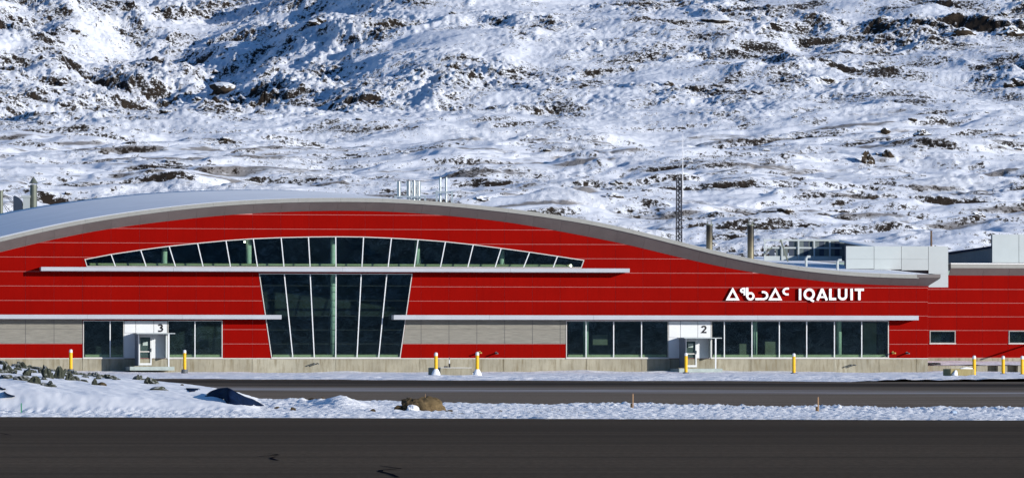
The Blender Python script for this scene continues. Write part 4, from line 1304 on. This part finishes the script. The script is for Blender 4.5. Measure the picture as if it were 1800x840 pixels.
sx = 1 / FPX * d
MB().box((17 * sx, 0, 0), (29 * sx, 1.2, 32 * sx)).build('duct_box', M['screen'], fh)
MB().box((14 * sx, -0.05, 32 * sx + 0.003), (30 * sx, 1.25, 36 * sx)).build('duct_lid', M['screen'], fh)
prof_ = [(0, 0), (17 * sx, 0), (17 * sx, 16 * sx), (14 * sx, 26 * sx), (8 * sx, 33 * sx), (2 * sx, 36 * sx), (0, 34 * sx)]
MB().prism(prof_, -0.1, 1.1).build('hood', M['shademetal'], fh)
MB().box((22 * sx, -0.02, 8 * sx), (24 * sx, -0.003, 13 * sx)).build('latch', M['black'], fh)
p = Wp(1, 392, d)
gp_ = empty('guyed_post', (p.x, d, p.z)); tag(gp_, 'pale green post with slanting guy wires at the left edge', 'post')
MB().tube([(0, 0, 0), (0, 0, (392 - 338) * sx)], 0.2, 10).build('shaft', M['greenmetal'], gp_)
MB().tube([(0, 0, (392 - 338) * sx), (0, 0, (392 - 335) * sx)], 0.24, 10).build('shaft_cap', M['greenmetal'], gp_)
for a, b in (((0, 0, 56 * sx), (22 * sx, 0, 38 * sx)), ((0, 0, 54 * sx), (22 * sx, 0, 35 * sx)), ((6 * sx, 0, 33 * sx), (20 * sx, 0, 17 * sx)), ((4 * sx, 0, 33 * sx), (16 * sx, 0, 15 * sx))):
    MB().tube([a, b], 0.022, 5).build('guy_wire', M['darkgrey'], gp_)

# ------------------------------------------------------------------ rocks
def rock_mesh(name, seed, mat, peak=0.0, sub=3, amp=0.35):
    bm = bmesh.new(); bmesh.ops.create_icosphere(bm, subdivisions=sub, radius=1.0)
    r = random.Random(seed); off = (r.uniform(0, 90), r.uniform(0, 90))
    for v in bm.verts:
        c = v.co
        n = fbm(np.array([c.x * 0.9 + off[0] + c.z * 0.7]), np.array([c.y * 0.9 + off[1] - c.z * 0.8]), 3, seed)[0]
        q = 1 + amp * n
        q2 = math.floor(q * 6) / 6 * 0.4 + q * 0.6
        c *= q2
        if peak and c.z > 0:
            k = 1 - peak * min(c.z, 1.0) ** 0.8
            c.x *= k; c.y *= k
    me = bpy.data.meshes.new(name); bm.to_mesh(me); bm.free()
    me.materials.append(M[mat])
    return me
GR = [rock_mesh('rock', 100 + i, 'rockgreen', (0.0, 0.25, 0.1)[i % 3], 3, 0.6) for i in range(6)]
BRK = [rock_mesh('rock', 120 + i, 'rockbrown', 0.0, 3, 0.45) for i in range(3)]
KN = rock_mesh('knob', 140, 'rockgreen', 0.2, 2, 0.3)
RK = [
 (4, 640, 13, 8, 0, 'greenish rock low at the very left edge of the snow bank'),
 (13, 653, 14, 16, 1, 'tall lumpy green rock at the far left of the snow bank'),
 (26, 643, 11, 7, 3, 'small mossy rock on the crest near the left edge'),
 (38, 647, 15, 14, 2, 'dark angular rock on the crest with a raised point, near the left edge'),
 (49, 647.5, 13, 7, 4, None), (63, 649, 16, 6, 0, None),
 (11, 665, 20, 10, 3, 'wide rock with pale right side at the left edge below the crest'),
 (47, 660, 14, 14, 1, 'grey brown peaked rock below the crest, above a dark round one'),
 (39, 668, 18, 9, 0, 'dark round topped rock in the left group'),
 (60, 673, 16, 14, 4, 'cone shaped green rock right of the dark round one'),
 (83, 663, 17, 22, 1, 'tall green rock shaped like a bottle beside a white snow tip'),
 (92, 651, 9, 5, 3, None),
 (103, 665, 13, 24, 4, 'tall green rock with a knob on its top, left of the leftmost bollard'),
 (121, 668, 11, 18, 1, 'upright dark green rock right in front of the leftmost bollard'),
 (132, 668, 10, 9, 0, None), (114, 656, 10, 9, 5, None), (129, 652, 9, 10, 3, 'dark rock beside the foot of the leftmost bollard'),
 (84, 679, 15, 11, 5, 'rounded rock lowest in the middle of the left group'),
 (94, 679, 6, 6, 3, None), (146, 670, 10, 4, 0, 'flat dark stone lying alone in the snow right of the upright rocks'), (139, 657, 14, 6, 3, None),
 (155, 660, 9, 6, 5, None), (166, 661, 13, 8, 0, None), (178, 663, 12, 7, 3, None), (190, 665, 9, 9, 2, None), (198, 665, 9, 6, 0, None),
 (167, 676, 8, 12, 1, 'thin upright dark rock touching a tan one'),
 (241, 667, 13, 10, 5, 'dark rock with a small knob on the thin end of the bank'),
 (266, 674, 18, 12, 1, 'pyramid shaped green rock on the slope of the bank'),
 (2, 655, 12, 9, 5, None), (22, 656, 10, 8, 0, None), (30, 650, 9, 6, 2, None), (56, 655, 9, 6, 0, None), (72, 655, 9, 10, 1, None), (77, 667, 8, 6, 3, None), (110, 661, 9, 8, 0, None), (149, 663, 9, 5, 5, None), (172, 666, 7, 5, 2, None), (206, 667, 8, 4, 3, None), (246, 662, 6, 9, 4, None),
 (281, 685, 18, 9, 3, 'mossy rock lowest on the slope left of the navy patch'),
]
for i, (px, py, wpx, hpx, vi, lab) in enumerate(RK):
    p = on_bank(px, py)
    k = p.y / FPX
    o = inst('rock', GR[vi], None, (p.x, p.y + wpx * k * 0.3, p.z - hpx * k * 0.12), (0, 0, random.uniform(0, 6.28)), (wpx * k * 0.80, wpx * k * 0.74, hpx * k * 0.84))
    tag(o, lab or 'small green grey rock among the others scattered on the snow bank', 'rock', 'rocks scattered on the snow bank')
    o.scale.z *= 1.15
BR = [(178.5, 676.5, 14, 8, 0, 'tan rock lying against a thin upright dark one'), (516, 720, 9, 6, 1, 'small brown rock on the verge left of the low snow hump'),
      (655, 721.5, 9, 5, 2, 'small brown stone on the verge left of the large tan boulder'), (486, 717, 9, 4, 1, 'flat brown clod on the verge near the navy patch'),
      (320, 677, 5, 4, 2, 'small pale stone on the crest above the navy patch'), (789, 722, 11, 3, 0, 'flat brown clod at the right foot of the large tan boulder'),
      (880, 722, 6, 2, 1, 'tiny dark stone on the verge right of the large tan boulder'),
      (548, 702, 10, 4, 0, 'dark clod at the left end of the low snow hump'), (565, 701, 9, 3, 1, 'dark clod on the crest of the low snow hump')]
for px, py, wpx, hpx, vi, lab in BR:
    p = on_bank(px, py); k = p.y / FPX
    o = inst('rock', BRK[vi], None, (p.x, p.y, p.z), (0, 0, random.uniform(0, 6)), (wpx * k * 0.55, wpx * k * 0.55, hpx * k * 0.7))
    tag(o, lab, 'rock')
# large tan boulder with darker left part
p = on_bank(745, 721); k = p.y / FPX
bo = empty('boulder', (p.x, p.y, p.z)); tag(bo, 'large tan boulder with dark left side on the snow verge', 'boulder')
inst('tan_lump', rock_mesh('tan_lump', 201, 'rocktan', 0, 4, 0.2), bo, (9 * k, 0.4, 4 * k), (0, 0.1, 0.4), (29 * k, 28 * k, 20.5 * k))
inst('dark_lump', rock_mesh('dark_lump', 205, 'rockbrown', 0, 4, 0.28), bo, (-19 * k, 0.3, 4 * k), (0, 0, 1.4), (22 * k, 20 * k, 18 * k))
inst('dark_lump', bpy.data.meshes['dark_lump'], bo, (-44 * k, 0.2, 1 * k), (0, 0, 2.6), (8 * k, 8 * k, 8 * k))
sn = rock_mesh('snow_patch', 207, 'rockbrown', 0, 3, 0.25); sn.materials[0] = M['snow']
inst('snow_patch', sn, bo, (-19 * k, 0.05 - 12 * k, 2 * k), (0, 0, 0), (11 * k, 9 * k, 9 * k))
MB().tube([(2 * k, 0.4, 20 * k), (2.5 * k, 0.4, 29 * k)], [0.012, 0.006], 5).build('twig', M['wood'], bo)

# dark navy surfaces on the snow bank, large and small
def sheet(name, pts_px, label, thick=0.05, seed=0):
    """a thin wavy surface: outline given as columns (px, ytop, ybottom), leaning back"""
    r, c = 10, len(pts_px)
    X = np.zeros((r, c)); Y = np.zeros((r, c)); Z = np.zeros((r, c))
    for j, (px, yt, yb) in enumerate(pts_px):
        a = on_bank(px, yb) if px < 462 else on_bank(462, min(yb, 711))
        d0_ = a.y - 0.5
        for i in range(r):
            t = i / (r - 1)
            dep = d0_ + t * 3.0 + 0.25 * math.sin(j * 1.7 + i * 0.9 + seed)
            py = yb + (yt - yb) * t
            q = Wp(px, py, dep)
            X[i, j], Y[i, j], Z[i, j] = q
    o = grid_mesh(name, X, Y, Z, M['darknavy'])
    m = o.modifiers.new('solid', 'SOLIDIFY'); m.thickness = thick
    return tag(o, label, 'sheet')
sheet('navy_patch', [(360, 694.5, 695.5), (370, 687, 696), (382, 682.5, 697.5), (392, 681, 700), (400, 680.5, 709), (408, 684, 710), (418, 690, 710.5), (430, 696, 711), (445, 701, 711), (456, 707, 711.3), (464, 710.5, 711.5)],
      'dark navy patch at the right end of the snow bank')
sheet('navy_patch', [(327, 681.5, 684), (333, 681.5, 687), (342, 681.8, 686.5), (348, 682, 684.5), (352, 682.2, 683)], 'small navy patch on the snow left of the large navy patch', 0.03, 2)
sheet('navy_patch', [(8, 686.5, 688), (13, 687, 692), (20, 689.5, 694), (26, 692.5, 695)], 'dark navy patch on the snow bank near the left edge', 0.03, 3)
sheet('navy_patch', [(-4, 675, 678), (2, 676, 681.5), (6, 678.5, 682.5), (10, 681, 682.5)], 'dark navy patch cut by the left edge of the picture', 0.03, 4)

# survey stakes
def stake(px, yt, yb, mat, label, block=True):
    p = on_bank(px, yb); k = p.y / FPX
    s_ = empty('survey_stake', (p.x, p.y - 0.3, p.z)); tag(s_, label, 'stake')
    MB().box((-0.018, -0.012, -0.1), (0.018, 0.012, (yb - yt) * k)).build('stake_shaft', M[mat], s_)
    mb = MB(); h = (yb - yt) * k
    mb.prism([(-0.02, h + 0.002), (0.02, h + 0.002), (0.0, h + 0.05)], -0.013, 0.013); mb.build('stake_tip', M[mat], s_)
    if block:
        MB().box((-0.085, -0.05, -0.05), (-0.022, 0.05, 6 * k)).build('stake_flag', M['rockbrown'], s_)
    return s_
stake(1112.5, 693, 714, 'wood', 'short wooden stake in the gravelly snow left of the other stake')
stake(1437.5, 700, 721, 'wood', 'short wooden stake at the right on the snowy verge')
stake(39, 709, 720, 'stake_green', 'thin green stake at the foot of the snow bank', False)
p = on_bank(1676, 726); k = p.y / FPX
ic = rock_mesh('ice_chunk', 230, 'rockbrown', 0, 3, 0.2); ic.materials[0] = flat('blue_ice', (0.35, 0.45, 0.6), 0.4)
o = inst('ice_chunk', ic, None, (p.x, p.y, p.z), (0, 0, 0), (6 * k, 6 * k, 4.5 * k)); tag(o, 'blue grey ice chunk on the verge at the right', 'ice chunk')

# tar sealed cracks on the runway (parts of it)
def crack(pts):
    mb = MB()
    P = [Gp(x, y) for x, y, _ in pts]
    wd = [q[2] for q in pts]
    n = len(P)
    for i, q in enumerate(P):
        mb.v += [(q.x - wd[i] * 0.6, q.y, -0.685), (q.x + wd[i] * 0.6, q.y, -0.685)]
    for i in range(n - 1):
        mb.f.append((2 * i, 2 * i + 1, 2 * i + 3, 2 * i + 2))
    mb.build('tar_seal', M['tar'], runway)
crack([(452, 803.5, 0.02), (468, 802, 0.05), (480, 801, 0.07), (490, 800.3, 0.05), (484, 799, 0.04), (470, 797.8, 0.02)])
crack([(488, 810, 0.06), (480, 808, 0.07), (476, 805.5, 0.05), (484, 803.5, 0.04)])
crack([(700, 840, 0.05), (686, 834, 0.07), (668, 829.5, 0.07), (670, 827, 0.06), (690, 825.5, 0.05), (706, 824.5, 0.03), (690, 822.5, 0.04), (668, 819.5, 0.03)])
crack([(0, 762, 0.02), (12, 764, 0.05), (20, 765, 0.02)])

# ------------------------------------------------------------------ boulders on the hillside
HB = [rock_mesh('hill_boulder', 300 + i, 'rock', 0, 3, 0.5) for i in range(5)]
named = [
 (1525, 284, 24, 40, 'tall brown outcrop face on the bench right of the mast'),
 (1556, 234, 26, 18, 'dark boulder on the bench, left one of a pair'),
 (1620, 238, 28, 18, 'rounded brown boulder on the bench, right one of a pair'),
 (1560, 278, 20, 16, 'dark rock right of the tall brown outcrop face'),
 (398, 160, 66, 22, 'wide dark overhanging ledge at the foot of the upper hill, left'),
 (105, 158, 56, 14, 'long dark ledge above the left end of the roof'),
 (1690, 62, 50, 22, 'brown cliff patch high on the hill at the right'),
 (1778, 62, 46, 26, 'brown cliff patch high on the hill at the right edge'),
 (1785, 150, 44, 20, 'dark rock patch halfway up the hill at the right edge'),
 (290, 200, 26, 8, 'flat dark rock below the wide overhanging ledge'),
 (850, 352, 38, 14, 'dark rock just above the roof right of the silver flues'),
 (117, 343, 14, 9, 'brown boulder just above the roof right of the capped stack'),
 (1075, 345, 34, 12, 'wide flat rock left of the radio mast'),
 (1085, 325, 26, 9, 'flat rock above the wide one left of the radio mast'),
 (1380, 372, 34, 10, 'flat grey rock above the exhaust stacks'),
 (1252, 430, 22, 14, 'dark rock pile behind the left exhaust stack'),
 (395, 250, 24, 10, 'brown rock at the foot of the upper hill above the arched window'),
 (1445, 140, 40, 12, 'dark ledge in the middle of the right hillside'),
 (560, 42, 40, 14, 'dark ledge high on the hill left of centre'),
 (1255, 38, 60, 9, 'long thin dark ledge near the top right of centre'),
 (1720, 378, 26, 12, 'tan boulder above the right wing'),
]
for i, (px, py, wpx, hpx, lab) in enumerate(named):
    p = on_hill(px, py + hpx * 0.1); k = p.y / FPX
    o = inst('boulder', HB[i % 5], None, (p.x, p.y + wpx * k * 0.35, p.z - 0.05 * hpx * k), (0, 0, i * 1.1), (wpx * k * 0.5, wpx * k * 0.5, hpx * k * 0.62))
    o.rotation_euler = (0, 0, (i * 1.7) % 0.6 - 0.3)
    tag(o, lab, 'boulder')
rr = random.Random(5)
places = [(40, 190, 'capped stack at the left'), (230, 400, 'arched window'), (470, 640, 'tall tapering window'), (700, 800, 'silver flues'),
          (900, 1080, 'right slope of the roof'), (1130, 1230, 'radio mast'), (1290, 1450, 'exhaust stacks'), (1520, 1640, 'grey roof screen'), (1690, 1790, 'right wing')]
bands = [(18, 75, 'near the top of the hill'), (95, 150, 'halfway up the upper hill'), (170, 215, 'at the foot of the upper hill'), (255, 315, 'on the lower bench')]
for x0, x1, pl in places:
    for y0, y1, bd in bands:
        px, py = rr.uniform(x0, x1), rr.uniform(y0, y1)
        wpx = rr.uniform(10, 19); hpx = wpx * rr.uniform(0.3, 0.48)
        p = on_hill(px, py); k = p.y / FPX
        o = inst('boulder', HB[rr.randrange(5)], None, (p.x, p.y + wpx * k * 0.3, p.z), (0, 0, rr.uniform(-0.4, 0.4)), (wpx * k * 0.5, wpx * k * 0.5, hpx * k * 0.6))
        tag(o, 'dark boulder %s above the %s' % (bd, pl), 'boulder', 'small boulders on the hillside')
